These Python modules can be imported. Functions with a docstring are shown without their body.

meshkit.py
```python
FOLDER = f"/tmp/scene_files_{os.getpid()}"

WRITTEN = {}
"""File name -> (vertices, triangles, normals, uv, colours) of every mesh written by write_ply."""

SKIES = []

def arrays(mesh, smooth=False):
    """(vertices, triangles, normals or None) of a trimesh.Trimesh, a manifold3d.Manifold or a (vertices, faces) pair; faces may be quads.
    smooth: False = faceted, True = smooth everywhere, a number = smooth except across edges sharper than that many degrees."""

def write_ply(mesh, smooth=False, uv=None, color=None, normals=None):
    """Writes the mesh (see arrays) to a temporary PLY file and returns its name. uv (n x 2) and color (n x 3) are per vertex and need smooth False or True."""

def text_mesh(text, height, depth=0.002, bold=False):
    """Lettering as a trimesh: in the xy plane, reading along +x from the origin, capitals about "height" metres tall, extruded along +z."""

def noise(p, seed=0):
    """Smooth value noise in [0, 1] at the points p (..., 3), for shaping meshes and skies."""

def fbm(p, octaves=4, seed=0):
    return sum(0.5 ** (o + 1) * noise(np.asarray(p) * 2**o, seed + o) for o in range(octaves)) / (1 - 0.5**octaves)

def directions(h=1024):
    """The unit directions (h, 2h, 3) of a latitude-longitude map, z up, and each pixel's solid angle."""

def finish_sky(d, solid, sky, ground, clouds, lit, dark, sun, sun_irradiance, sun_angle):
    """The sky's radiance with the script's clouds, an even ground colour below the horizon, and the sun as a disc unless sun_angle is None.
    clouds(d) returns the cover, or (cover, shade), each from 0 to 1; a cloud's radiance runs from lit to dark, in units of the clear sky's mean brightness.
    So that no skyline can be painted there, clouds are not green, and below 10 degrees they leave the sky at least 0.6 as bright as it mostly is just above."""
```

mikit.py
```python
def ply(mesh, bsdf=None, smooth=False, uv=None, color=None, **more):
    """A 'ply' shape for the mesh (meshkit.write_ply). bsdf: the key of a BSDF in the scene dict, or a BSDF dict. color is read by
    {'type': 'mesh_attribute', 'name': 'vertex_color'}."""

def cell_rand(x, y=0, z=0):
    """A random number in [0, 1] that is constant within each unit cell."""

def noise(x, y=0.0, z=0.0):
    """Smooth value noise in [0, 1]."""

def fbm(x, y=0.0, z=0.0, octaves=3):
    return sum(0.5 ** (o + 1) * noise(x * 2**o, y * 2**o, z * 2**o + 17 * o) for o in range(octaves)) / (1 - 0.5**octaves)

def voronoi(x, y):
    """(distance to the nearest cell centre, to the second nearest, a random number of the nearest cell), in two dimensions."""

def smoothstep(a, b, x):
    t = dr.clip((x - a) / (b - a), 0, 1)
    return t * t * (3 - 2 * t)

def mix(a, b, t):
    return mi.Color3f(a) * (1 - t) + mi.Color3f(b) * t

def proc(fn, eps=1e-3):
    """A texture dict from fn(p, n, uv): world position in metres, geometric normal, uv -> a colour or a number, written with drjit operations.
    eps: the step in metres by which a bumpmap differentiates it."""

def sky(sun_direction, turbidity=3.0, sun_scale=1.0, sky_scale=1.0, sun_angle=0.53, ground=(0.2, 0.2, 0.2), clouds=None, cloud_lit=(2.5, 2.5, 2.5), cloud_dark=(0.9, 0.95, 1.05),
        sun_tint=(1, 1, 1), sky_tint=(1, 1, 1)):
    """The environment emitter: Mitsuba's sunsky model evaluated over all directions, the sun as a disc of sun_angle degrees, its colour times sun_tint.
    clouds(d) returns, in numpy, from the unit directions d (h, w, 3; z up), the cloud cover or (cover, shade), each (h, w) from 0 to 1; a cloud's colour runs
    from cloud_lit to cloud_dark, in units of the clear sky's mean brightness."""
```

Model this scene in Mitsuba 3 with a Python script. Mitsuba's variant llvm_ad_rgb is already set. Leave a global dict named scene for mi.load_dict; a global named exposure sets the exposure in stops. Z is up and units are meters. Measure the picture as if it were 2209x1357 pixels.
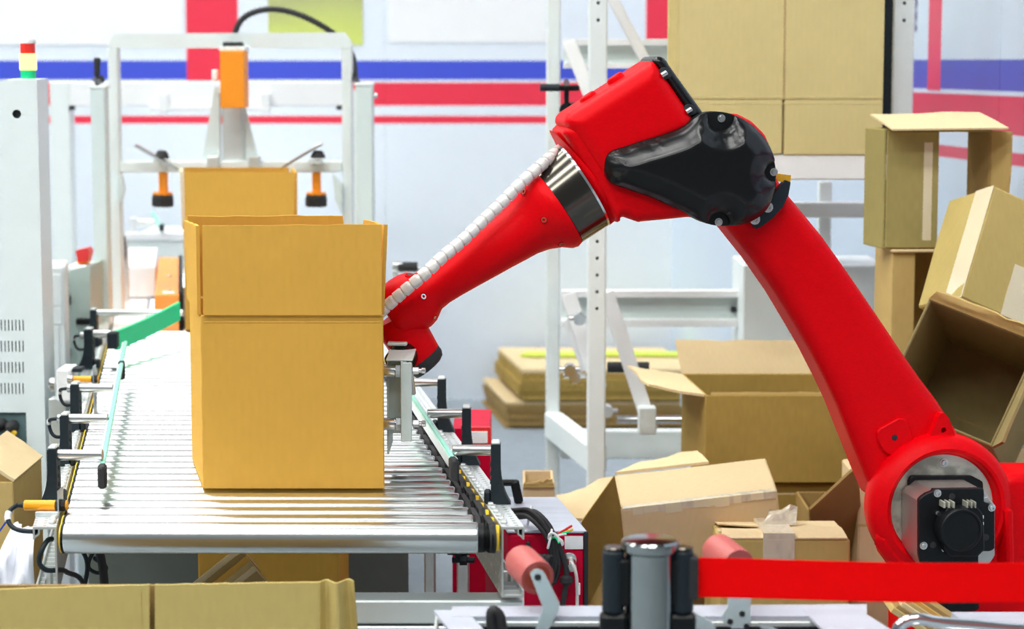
import math, random
import numpy as np, trimesh, shapely, shapely.geometry as sg, manifold3d
from scipy.spatial import Delaunay
import drjit as dr
import mitsuba as mi
import mikit, meshkit
random.seed(7)
RNG = np.random.default_rng(7)
T = mi.ScalarTransform4f
scene, labels = {}, {}

# ---------------------------------------------------------------- camera
W, H, F = 2209, 1357, 4725.0
CX, CY, HORIZON, CAMZ = W / 2, H / 2, 135.0, 1.44
TH = math.atan((CY - HORIZON) / F)
CT, ST = math.cos(TH), math.sin(TH)
scene['camera'] = {'type': 'thinlens', 'fov': math.degrees(2 * math.atan(CX / F)), 'fov_axis': 'x', 'aperture_radius': 0.0074, 'focus_distance': 3.95,
                   'near_clip': 0.1, 'far_clip': 100.0, 'to_world': T().look_at(origin=[0, 0, CAMZ], target=[0, CT, CAMZ - ST], up=[0, 0, 1])}
# ---------------------------------------------------------------- light: the bright air of the hall, rows of ceiling panels
scene['hall_light'] = {'type': 'constant', 'radiance': {'type': 'rgb', 'value': [0.25, 0.27, 0.285]}}
PANELS = [(x, y) for y in (-1.0, 1.6, 4.2, 6.6, 8.4) for x in (-6.2, -3.6, -1.4, .6) if not (x > 0 and y > 4)]
PANEL_POWER = lambda y: rgb(*(np.array([10.5, 10.6, 10.2]) * (2.15 if y < 2 else 1.45)))
exposure = -0.42

# ---------------------------------------------------------------- helpers: picture -> place (a point of the photograph on an upright plane at distance Y)
def ray(px, py):
    u, w = (px - CX) / F, -(py - CY) / F
    return np.array([u, CT + w * ST, -ST + w * CT])
EYE = np.array([0, 0, CAMZ])
def at(px, py, Y):
    r = ray(px, py)
    return EYE + r * (Y / r[1])
def onz(px, py, z):
    r = ray(px, py)
    return EYE + r * ((z - CAMZ) / r[2])
def proj(p):
    p = np.asarray(p, float) - EYE
    d = p[..., 1] * CT - p[..., 2] * ST
    return np.stack([CX + F * p[..., 0] / d, CY - F * (p[..., 1] * ST + p[..., 2] * CT) / d], -1)
def mpp(Y):
    return Y / F                                     # metres for one pixel at distance Y
SKEW = (387 - CX) / F / 1.0 * CT                      # the conveyor line runs a little across the view: dx/dy
PHI = math.atan(-SKEW)

class Frame:
    """An upright frame: local x to the side, y away, z up, turned by yaw about z."""
    def __init__(s, O, yaw=0.0):
        s.O = np.asarray(O, float)
        c, n = math.cos(yaw), math.sin(yaw)
        s.R = np.array([[c, -n, 0], [n, c, 0], [0, 0, 1.0]])
    def w(s, v):
        return np.asarray(v, float) @ s.R.T + s.O
    def tr(s, px, py, y=0.0):
        r, n = ray(px, py), s.R[:, 1]
        t = (n @ (s.O + n * y - EYE)) / (n @ r)
        return s.R.T @ (EYE + r * t - s.O)
    def sil(s, pts, yf, yb):
        """Outline of a thick body: edges on the side of the vanishing point belong to its back yb, the others to its front yf."""
        p = np.array([q[:2] for q in pts], float); e = np.roll(p, -1, 0) - np.roll(p, 1, 0)
        area = np.sum(p[:, 0] * np.roll(p[:, 1], -1) - np.roll(p[:, 0], -1) * p[:, 1])
        n = np.stack([e[:, 1], -e[:, 0]], 1) * np.sign(area); n /= np.linalg.norm(n, axis=1, keepdims=True)
        d = np.array([387, HORIZON]) - p; d /= np.linalg.norm(d, axis=1, keepdims=True)
        t = np.clip((n * d).sum(1) * 2.5 + .5, 0, 1)
        t = np.array([q[2] if len(q) > 2 else k for q, k in zip(pts, t)])
        return np.array([s.tr(a, b, yf + (yb - yf) * q) for (a, b), q in zip(p, t)])[:, [0, 2]]
    def trs(s, pts, y=0.0):
        return np.array([s.tr(a, b, y) for a, b in pts])[:, [0, 2]]
    def put(s, m):
        m = m.copy(); m.vertices = s.w(m.vertices); return m
def flat(Y):
    return Frame([0, Y, 0])

# ---------------------------------------------------------------- helpers: meshes
def cat(*ms):
    return trimesh.util.concatenate([m for m in ms if m is not None])
def hull(pts):
    return trimesh.convex.convex_hull(np.asarray(pts, float))
def box(x0, x1, y0, y1, z0, z1, b=0.0):
    x0, x1 = sorted((x0, x1)); y0, y1 = sorted((y0, y1)); z0, z1 = sorted((z0, z1))
    b = min(b, .45 * (x1 - x0), .45 * (y1 - y0), .45 * (z1 - z0))
    if b <= 0:
        m = trimesh.creation.box(extents=(x1 - x0, y1 - y0, z1 - z0)); m.apply_translation(((x0 + x1) / 2, (y0 + y1) / 2, (z0 + z1) / 2)); return m
    p = []
    for sx in (0, 1):
        for sy in (0, 1):
            for sz in (0, 1):
                c = np.array([(x0, x1)[sx], (y0, y1)[sy], (z0, z1)[sz]]); d = np.array([1 - 2 * sx, 1 - 2 * sy, 1 - 2 * sz]) * b
                for k in range(3):
                    q = c + d; q[k] = c[k]; p.append(q)
    return hull(p)
def basis(d, up=(0, 0, 1)):
    d = np.asarray(d, float); d = d / np.linalg.norm(d)
    up = np.asarray(up, float)
    if abs(d @ up) > .98: up = np.array([0, 1.0, 0])
    a = np.cross(d, up); a /= np.linalg.norm(a)
    return d, a, np.cross(a, d)
def beam(p0, p1, w, h, b=0.002, up=(0, 0, 1)):
    """A bar of w (across) x h (along up) between two points."""
    p0, p1 = np.asarray(p0, float), np.asarray(p1, float)
    d, a, c = basis(p1 - p0, up); L = np.linalg.norm(p1 - p0)
    m = box(-w / 2, w / 2, 0, L, -h / 2, h / 2, b)
    m.vertices = p0 + m.vertices @ np.array([a, d, c]); return m
def revolve(prof, n=32):
    """prof: (radius, height) pairs about local z, closed to the axis."""
    prof = np.asarray(prof, float)
    ang = np.arange(n) * 2 * np.pi / n
    v = np.concatenate([np.stack([r * np.cos(ang), r * np.sin(ang), np.full(n, h)], 1) for r, h in prof] + [[[0, 0, prof[0, 1]], [0, 0, prof[-1, 1]]]])
    f = []
    k = len(prof); j = np.arange(n); j2 = (j + 1) % n
    for i in range(k - 1):
        a, b, c, d = i * n + j, i * n + j2, (i + 1) * n + j2, (i + 1) * n + j
        f += [np.stack([a, b, c], 1), np.stack([a, c, d], 1)]
    f += [np.stack([np.full(n, k * n), j2, j], 1), np.stack([np.full(n, k * n + 1), (k - 1) * n + j, (k - 1) * n + j2], 1)]
    return trimesh.Trimesh(v, np.concatenate(f), process=False)
def lathe(p0, p1, prof, n=32):
    """Profile (radius, t) with t in metres from p0 towards p1."""
    p0, p1 = np.asarray(p0, float), np.asarray(p1, float)
    d, a, c = basis(p1 - p0)
    m = revolve(prof, n); m.vertices = p0 + m.vertices @ np.array([a, -c, d]); 
    if np.linalg.det(np.array([a, -c, d])) < 0: m.invert()
    return m
def cyl(p0, p1, r, b=0.001, n=24, r1=None):
    L = float(np.linalg.norm(np.asarray(p1, float) - np.asarray(p0, float))); r1 = r if r1 is None else r1
    b = min(b, L * .4, r * .5, r1 * .5)
    return lathe(p0, p1, [(r - b, 0), (r, b), (r1, L - b), (r1 - b, L)], n)
def spline(pts, n=60):
    pts = np.asarray(pts, float)
    from scipy.interpolate import CubicSpline
    s = np.r_[0, np.cumsum(np.linalg.norm(np.diff(pts, axis=0), axis=1))]
    return CubicSpline(s, pts)(np.linspace(0, s[-1], n))
def tube(pts, r, sides=12, smooth=60):
    p = spline(pts, smooth) if smooth else np.asarray(pts, float)
    t = np.gradient(p, axis=0); t /= np.linalg.norm(t, axis=1, keepdims=True)
    a = basis(t[0])[1]; A = []
    for k in t:
        a = a - k * (a @ k); a /= np.linalg.norm(a); A.append(a)
    A = np.array(A); B = np.cross(t, A); g = np.arange(sides) * 2 * np.pi / sides
    rr = np.broadcast_to(r, (len(p),))
    v = (p[:, None] + rr[:, None, None] * (np.cos(g)[None, :, None] * A[:, None] + np.sin(g)[None, :, None] * B[:, None])).reshape(-1, 3)
    n = sides; f = []; j = np.arange(n); j2 = (j + 1) % n
    for i in range(len(p) - 1):
        q = [i * n + j, i * n + j2, (i + 1) * n + j2, (i + 1) * n + j]
        f += [np.stack([q[0], q[1], q[2]], 1), np.stack([q[0], q[2], q[3]], 1)]
    v = np.vstack([v, p[:1], p[-1:]]); e = (len(p) - 1) * n
    f += [np.stack([np.full(n, len(v) - 2), j2, j], 1), np.stack([np.full(n, len(v) - 1), e + j, e + j2], 1)]
    return trimesh.Trimesh(v, np.concatenate(f), process=False)
def ribbon(pts, w, th, up=(0, 0, 1)):
    """A flat strip along pts, w along up, th thick."""
    p = np.asarray(pts, float); t = np.gradient(p, axis=0); t /= np.linalg.norm(t, axis=1, keepdims=True)
    up = np.asarray(up, float); s = np.cross(t, up); s /= np.linalg.norm(s, axis=1, keepdims=True)
    v = np.concatenate([np.stack([p + s * a * th / 2 + up * b * w / 2 for a, b in ((-1, -1), (1, -1), (1, 1), (-1, 1))], 1)]).reshape(-1, 3)
    f = []
    for i in range(len(p) - 1):
        for k in range(4):
            a, b = i * 4 + k, i * 4 + (k + 1) % 4
            f += [[a, b, b + 4], [a, b + 4, a + 4]]
    e = (len(p) - 1) * 4
    f += [[0, 2, 1], [0, 3, 2], [e, e + 1, e + 2], [e, e + 2, e + 3]]
    m = trimesh.Trimesh(v, f, process=False); m.fix_normals(); return m
def prism(poly, y0, y1):
    """An (x, z) outline (points or shapely, holes allowed) from y0 to y1."""
    g = poly if hasattr(poly, 'geom_type') else sg.Polygon(poly)
    g = g.buffer(0)
    if g.geom_type != 'Polygon': g = max(g.geoms, key=lambda q: q.area)
    m = trimesh.creation.extrude_polygon(g, abs(y1 - y0), engine='earcut')
    v = m.vertices.copy(); m.vertices = np.stack([v[:, 0], max(y0, y1) - v[:, 2], v[:, 1]], 1)
    return m
def sample(g, step):
    L = g.exterior.length if g.geom_type == 'Polygon' else g.length
    ln = g.exterior if g.geom_type == 'Polygon' else g
    n = max(8, int(L / step))
    return np.array([ln.interpolate(i * L / n).coords[0] for i in range(n)])
def pillow(poly, y_front, y_back, prof, step=0.006, back=None, relax=0):
    """A body with outline poly whose front follows prof: (inset, rise) pairs, rise towards -y; back the same to +y or a flat face."""
    g = poly if hasattr(poly, 'geom_type') else sg.Polygon(poly)
    g = g.buffer(0)
    if g.geom_type != 'Polygon': g = max(g.geoms, key=lambda q: q.area)
    bd = sample(g, step); ins, rise = np.array(prof, float).T
    pts = [bd]; hs = [np.zeros(len(bd))]
    gp = sg.Polygon(bd)
    rings = sorted(set(np.round(np.concatenate([ins[1:]] + [np.linspace(ins[i], ins[i + 1], 3)[1:] for i in range(len(ins) - 1)]), 5)))
    for d in rings:
        r = gp.buffer(-d)
        for q in getattr(r, 'geoms', [r]):
            if q.is_empty or q.area < step ** 2: continue
            s = sample(q, step * 1.15); pts.append(s); hs.append(np.full(len(s), np.interp(d, ins, rise)))
    # inner grid
    x0, z0, x1, z1 = gp.bounds; inner = gp.buffer(-(ins[-1] + step))
    if not inner.is_empty:
        gx, gz = np.meshgrid(np.arange(x0, x1, step * 3), np.arange(z0, z1, step * 3)); q = np.stack([gx.ravel(), gz.ravel()], 1)
        q = q[shapely.contains_xy(inner, q[:, 0], q[:, 1])]; pts.append(q); hs.append(np.full(len(q), rise[-1]))
    P = np.vstack(pts); h = np.concatenate(hs); n = len(bd)
    tri = Delaunay(P + 1e-7 * RNG.standard_normal(P.shape)).simplices
    c = P[tri].mean(1); tri = tri[shapely.contains_xy(gp, c[:, 0], c[:, 1])]
    a = P[tri]; e1, e2 = a[:, 1] - a[:, 0], a[:, 2] - a[:, 0]; s = e1[:, 0] * e2[:, 1] - e1[:, 1] * e2[:, 0]; tri[s < 0] = tri[s < 0][:, ::-1]
    if relax:
        E_ = np.vstack([tri[:, [0, 1]], tri[:, [1, 2]], tri[:, [2, 0]]]); E_ = np.vstack([E_, E_[:, ::-1]]); deg = np.bincount(E_[:, 0], minlength=len(P)).clip(1)
        inner_ = np.arange(len(P)) >= len(bd)
        for _ in range(relax):
            h = np.where(inner_, .5 * h + .5 * np.bincount(E_[:, 0], h[E_[:, 1]], minlength=len(P)) / deg, h)
    front = np.stack([P[:, 0], y_front - h, P[:, 1]], 1)
    bh = h if back else np.zeros_like(h)
    rear = np.stack([P[:, 0], y_back + bh, P[:, 1]], 1)
    k = len(P); j = np.arange(n); j2 = (j + 1) % n
    ccw = sg.LinearRing(bd).is_ccw
    q = (j, j2) if ccw else (j2, j)
    side = np.vstack([np.stack([q[0], q[0] + k, q[1]], 1), np.stack([q[1], q[0] + k, q[1] + k], 1)])
    f = np.vstack([tri, tri[:, ::-1] + k, side])
    m = trimesh.Trimesh(np.vstack([front, rear]), f, process=False)
    m.remove_unreferenced_vertices(); return m
def rnd(r, n=4):
    """Quarter-round edge for pillow."""
    return [(r * (1 - math.cos(a)), r * math.sin(a)) for a in np.linspace(0, math.pi / 2, n + 1)]
def loft(secs, n=40, cap=True):
    """secs: (centre, axis a, axis b) ellipses."""
    g = np.arange(n) * 2 * np.pi / n
    v = [c + np.cos(g)[:, None] * a + np.sin(g)[:, None] * b for c, a, b in secs]
    k = len(secs); V = np.vstack(v + [[secs[0][0]], [secs[-1][0]]]); f = []; j = np.arange(n); j2 = (j + 1) % n
    for i in range(k - 1):
        q = [i * n + j, i * n + j2, (i + 1) * n + j2, (i + 1) * n + j]
        f += [np.stack([q[0], q[1], q[2]], 1), np.stack([q[0], q[2], q[3]], 1)]
    f += [np.stack([np.full(n, k * n), j2, j], 1), np.stack([np.full(n, k * n + 1), (k - 1) * n + j, (k - 1) * n + j2], 1)]
    m = trimesh.Trimesh(V, np.concatenate(f), process=False)
    if m.volume < 0: m.invert()
    return m
def skewed(m, Y0):
    m = m.copy(); v = m.vertices.copy(); v[:, 0] += SKEW * (v[:, 1] - Y0); m.vertices = v; return m
def smooth_poly(pts, r):
    g = sg.Polygon(pts).buffer(0)
    return g.buffer(-r, quad_segs=10).buffer(2 * r, quad_segs=10).buffer(-r, quad_segs=10)
def curve(pts, n=120):
    """Closed smooth outline through pts."""
    from scipy.interpolate import CubicSpline
    p = np.vstack([pts, pts[:1]]); s = np.r_[0, np.cumsum(np.sqrt(np.linalg.norm(np.diff(p, axis=0), axis=1)))]
    return CubicSpline(s, p, bc_type='periodic')(np.linspace(0, s[-1], n, endpoint=False))

# ---------------------------------------------------------------- helpers: entries of the scene
def free(key):
    if not any(k == key or k.startswith(key + '__') for k in scene): return key
    n = 1
    while any(k == f'{key}_{n:03d}' or k.startswith(f'{key}_{n:03d}__') for k in scene): n += 1
    return f'{key}_{n:03d}'
TAKEN = {}
def numbered(key):
    n = TAKEN.get(key, 0); TAKEN[key] = n + 1
    return key if n == 0 else f'{key}_{n:03d}'
def thing(name, label, cat_, group=None, kind=None):
    k = numbered(name)
    labels[k] = {'label': label, 'category': cat_}
    if group: labels[k]['group'] = group
    if kind: labels[k]['kind'] = kind
    return k
def part(parent, name, mesh, mat=None, smooth=30, label=None, **more):
    k = numbered(parent + '__' + name)
    scene[k] = mikit.ply(mesh, mat, smooth=smooth, **more) if not isinstance(mesh, dict) else dict(mesh)
    if label: labels[k] = {'label': label}
    return k
def whole(name, label, cat_, mesh, mat, smooth=30, group=None):
    k = thing(name, label, cat_, group)
    scene[k] = mikit.ply(mesh, mat, smooth=smooth); return k
def struct(name, mesh, mat, smooth=False, label=None):
    k = numbered(name); scene[k] = mikit.ply(mesh, mat, smooth=smooth); labels[k] = {'kind': 'structure'}
    if label: labels[k]['label'] = label
    return k

# ---------------------------------------------------------------- materials
def rgb(*c): return {'type': 'rgb', 'value': list(c)}
def pr(name, color, rough=.5, metal=0.0, two=True, **kw):
    b = {'type': 'principled', 'base_color': color if isinstance(color, dict) else rgb(*color), 'roughness': rough, 'metallic': metal, **kw}
    scene[name] = {'type': 'twosided', 'bsdf': b} if two else b
    return name
def card_tex(c, var=.10, flute=70.0, axis=0):
    c = mi.Color3f(*c)
    def fn(p, n, uv):
        a = mikit.fbm(p.x * 5, p.y * 5, p.z * 5, 3); b = mikit.noise(p.x * 160, p.y * 160, p.z * 45)
        fl = dr.sin((p.x + p.y) * flute * 6.283) * .005
        return c * (1 + (a - .5) * var * 2.2 + (b - .5) * var * .8 + fl)
    return mikit.proc(fn)
pr('mat_carton', card_tex((.63, .345, .060), .06), .8, specular=.2)
pr('mat_carton_inside', card_tex((.50, .30, .10)), .8)
pr('mat_carton_pale', card_tex((.68, .53, .31), .06), .8, specular=.2)  # tan board lightened in colour for strongly lit flaps and tops
pr('mat_carton_olive_shaded', card_tex((.33, .275, .10)), .8, specular=.2)  # olive board darkened in colour for the dimly lit heap
pr('mat_carton_shaded', card_tex((.36, .24, .062)), .8, specular=.2)  # board with shade put into its colour, for faces the light misses
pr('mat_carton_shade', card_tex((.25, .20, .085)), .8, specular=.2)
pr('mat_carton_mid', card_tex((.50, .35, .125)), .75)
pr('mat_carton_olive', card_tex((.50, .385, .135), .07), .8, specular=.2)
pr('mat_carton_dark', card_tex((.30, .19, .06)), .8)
pr('mat_carton_blank', card_tex((.64, .53, .245), .05), .8, specular=.2)
pr('mat_carton_edge', card_tex((.42, .30, .13), .3), .9)
pr('mat_tape', (.74, .66, .46), .12, clearcoat=.8)
pr('mat_tape_clear', card_tex((.60, .53, .40), .35), .10, clearcoat=1.0)
pr('mat_motor', (.52, .50, .46), .34, .85)
scene['mat_film'] = {'type': 'thindielectric', 'int_ior': 1.45}
pr('mat_robot_red', mikit.proc(lambda p, n, uv: mi.Color3f(.72, .0, .004) * (1 + (mikit.fbm(p.x * 300, p.y * 300, p.z * 300, 2) - .5) * .12)), .45, specular=.10)
pr('mat_black_gloss', (.004, .0045, .005), .25, specular=.36)
pr('mat_black', (.004, .005, .006), .45, specular=.25)
pr('mat_black_plastic', (.010, .018, .024), .5, specular=.3)
pr('mat_rubber', (.02, .02, .022), .7)
pr('mat_dark_chrome', (.11, .10, .085), .16, 1.0)
pr('mat_chrome', (.80, .81, .82), .12, 1.0)
pr('mat_steel', (.74, .74, .72), .25, 1.0)
pr('mat_roller', mikit.proc(lambda p, n, uv: mi.Color3f(.80, .83, .82) * (.90 + .10 * mikit.noise(p.x * 3, p.y * 90, p.z * 90))), .23, 1.0)
pr('mat_zinc', mikit.proc(lambda p, n, uv: mi.Color3f(.62, .61, .51) * (1 - .5 * mikit.smoothstep(.45, .75, mikit.fbm(p.x * 30, p.y * 30, p.z * 30, 4)))), .45, .6)
pr('mat_alu', (.72, .77, .77), .38, .55)
pr('mat_white_paint', (.80, .86, .85), .4)
pr('mat_grey_paint', (.66, .75, .74), .4)
pr('mat_cabinet', (.80, .88, .88), .4)
pr('mat_cabinet_green', (.42, .52, .48), .45)
pr('mat_socket_panel', (.10, .17, .18), .5)
pr('mat_orange', (.95, .31, .008), .45)
pr('mat_sensor', (1.0, .40, .0), .4)
pr('mat_yellow', (.85, .55, .02), .5)
pr('mat_kapton', (.72, .36, .01), .3, clearcoat=.5)
pr('mat_red_plastic', (.75, .03, .03), .35)
pr('mat_green_strip', (.22, .62, .47), .3)
pr('mat_green_bright', (.01, .85, .30), .35)
pr('mat_orange_gloss', (.95, .31, .008), .35, specular=.8, clearcoat=1.0, clearcoat_gloss=.75)
pr('mat_post', (.30, .32, .315), .12, 1.0)
pr('mat_under_shade', (.16, .20, .19), .3)
pr('mat_rail_dark', (.03, .035, .04), .5)
pr('mat_poster', mikit.proc(lambda p, n, uv: mikit.mix((.62, .70, .16), (.42, .44, .20), mikit.smoothstep(1.52, 1.72, p.z) * (.5 + mikit.fbm(p.x * 4, p.z * 4, 0, 2)))), .4)
pr('mat_blue', (.02, .05, .45), .5)
pr('mat_white', (.86, .87, .88), .5)
pr('mat_sleeve', (.80, .77, .74), .3, clearcoat=.3)
pr('mat_crimson', mikit.proc(lambda p, n, uv: mi.Color3f(.52, .0, .028) * (1 + (mikit.fbm(p.x * 60, p.y * 60, p.z * 60, 2) - .5) * .15)), .5, specular=.15)
pr('mat_belt', mikit.proc(lambda p, n, uv: mi.Color3f(.93, .0, .001) * (1 + dr.sin(p.z * 2500) * .03 + dr.sin(p.x * 2500) * .03)), .8, specular=.1)
pr('mat_pink', (.46, .10, .09), .45)
pr('mat_rust', (.40, .06, .03), .5)
pr('mat_lever', (.60, .74, .78), .35, .3)
pr('mat_table', mikit.proc(lambda p, n, uv: mi.Color3f(.50, .535, .62) * (.94 + .12 * mikit.noise(p.x * 4, p.y * 60, 0))), .35, .2)
pr('mat_dark', (.012, .016, .02), .6)
pr('mat_plastic_sheet', (.80, .82, .90), .3, specular=.5)
pr('mat_lime', (.60, .75, .02), .4)
pr('mat_wall_strip', (.40, .50, .62), .4)
pr('mat_floor', mikit.proc(lambda p, n, uv: mi.Color3f(.27, .31, .345) * (.92 + .16 * mikit.fbm(p.x * 40, p.y * 40, 0, 3))), .75)
pr('mat_ceiling', (.5, .5, .5), .9)
def dots(color, dark, pitch_x, pitch_y, r, x_of):
    def fn(p, n, uv):
        u, v = x_of(p), p.y / pitch_y
        du = u / pitch_x; a = du - dr.floor(du) - .5; b = v - dr.floor(v) - .5
        d = dr.sqrt(dr.square(a * pitch_x) + dr.square(b * pitch_y))
        return mikit.mix(dark, color, mikit.smoothstep(r * .8, r * 1.2, d))
    return mikit.proc(fn)
pr('mat_perforated_top', dots((.76, .80, .80), (.30, .33, .33), .016, .018, .0034, lambda p: p.x - SKEW * p.y + 10), .35, .5)
pr('mat_perforated_side', dots((.50, .52, .50), (.75, .80, .80), .022, .03, .0035, lambda p: p.z + .004), .4, .5)

# ---------------------------------------------------------------- the setting
WALLY = 9.31
zw = lambda py: at(CX, py, WALLY)[2]
xw = lambda px: at(px, 150, WALLY)[0]
BLUE0, BLUE1, RED0, RED1, LINE0, LINE1 = (zw(v) for v in (131, 172, 178, 228, 250, 266.5))
RIGHT0 = at(1960, 160, 6.3); RX = lambda y: RIGHT0[0] + SKEW * (y - RIGHT0[1])
CORNER = RX(WALLY)
def band(z, a, b, e=.004):
    lo, hi = min(a, b), max(a, b)
    return mikit.smoothstep(lo - e, lo + e, z) * (1 - mikit.smoothstep(hi - e, hi + e, z))
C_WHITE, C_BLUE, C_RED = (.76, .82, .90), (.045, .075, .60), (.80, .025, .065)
def back_fn(p, n, uv):
    c = mi.Color3f(*C_WHITE)
    c = mikit.mix(c, C_RED, band(p.z, RED0, RED1)); c = mikit.mix(c, C_RED, band(p.z, LINE0, LINE1))
    c = mikit.mix(c, C_BLUE, band(p.z, BLUE0, BLUE1))
    v = mikit.smoothstep(BLUE1 - .01, BLUE1, p.z)
    c = mikit.mix(c, C_RED, band(p.x, xw(403), xw(515)) * v); c = mikit.mix(c, C_RED, band(p.x, xw(1393), xw(1449)) * v)
    return c
pr('mat_wall_back', mikit.proc(back_fn), .45)
yr = lambda px: 6.3 * (1960 - 387) / (px - 387)       # distance along the side wall seen at px
def right_fn(p, n, uv):
    c = mi.Color3f(.53, .62, .74)  # white and stripes dimmed in colour because this wall is lit less
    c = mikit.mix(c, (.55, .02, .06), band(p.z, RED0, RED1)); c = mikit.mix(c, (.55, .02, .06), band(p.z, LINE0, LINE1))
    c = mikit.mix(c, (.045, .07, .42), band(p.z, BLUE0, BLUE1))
    v = mikit.smoothstep(BLUE1 - .01, BLUE1, p.z)
    c = mikit.mix(c, (.62, .03, .09), band(p.y, yr(2029), yr(2001)) * v)
    # grey columns of small print
    t = band(p.y, yr(1977), yr(1950)) * mikit.smoothstep(zw(93), zw(93) + .01, p.z)
    ln = mikit.smoothstep(.25, .45, dr.abs(p.z * 28 - dr.floor(p.z * 28) - .5) + .25 * mikit.noise(p.y * 60, p.z * 90))
    return mikit.mix(c, (.12, .12, .22), t * (.55 + .4 * ln))
pr('mat_wall_right', mikit.proc(right_fn), .25, specular=.3)
struct('floor', box(-9, 6, -3, 12, -.05, 0), 'mat_floor')
# back wall of joined exhibition panels (recessed seams)
seams = [-5.2, -4.2] + [xw(px) for px in (-330, 180, 690, 1155, 1500 - 0)] + [CORNER + .02]
seams = sorted(x for x in seams if x <= CORNER + .03)
wb = struct('wall_back', box(-5.4, CORNER + 1.0, WALLY + .03, WALLY + .10, 0, 3.2), 'mat_grey_paint')
panel_x = [-5.2, xw(-420), xw(200), xw(830), CORNER + .02]
for a, b in zip(panel_x[:-1], panel_x[1:]):
    part(wb, 'panel', box(a + .0004, b - .0004, WALLY, WALLY + .03, .0, 3.2), 'mat_wall_back', False)
wr = numbered('wall_right'); labels[wr] = {'kind': 'structure'}
ys = [2.6, 4.15, 5.6, 7.05, 8.2, WALLY + .02]
for a, b in zip(ys[:-1], ys[1:]):
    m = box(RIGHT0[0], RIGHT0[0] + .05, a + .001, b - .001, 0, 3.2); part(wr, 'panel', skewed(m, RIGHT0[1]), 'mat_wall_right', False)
ce = struct('ceiling', box(-9, 6, -3, 12, 5.6, 5.7), 'mat_ceiling')
for x, y in PANELS:
    k = part(ce, 'light_panel', box(x - .7, x + .7, y - .45, y + .45, 5.5, 5.57), 'mat_white', False)
    scene[k]['emitter'] = {'type': 'area', 'radiance': PANEL_POWER(y)}
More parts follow.
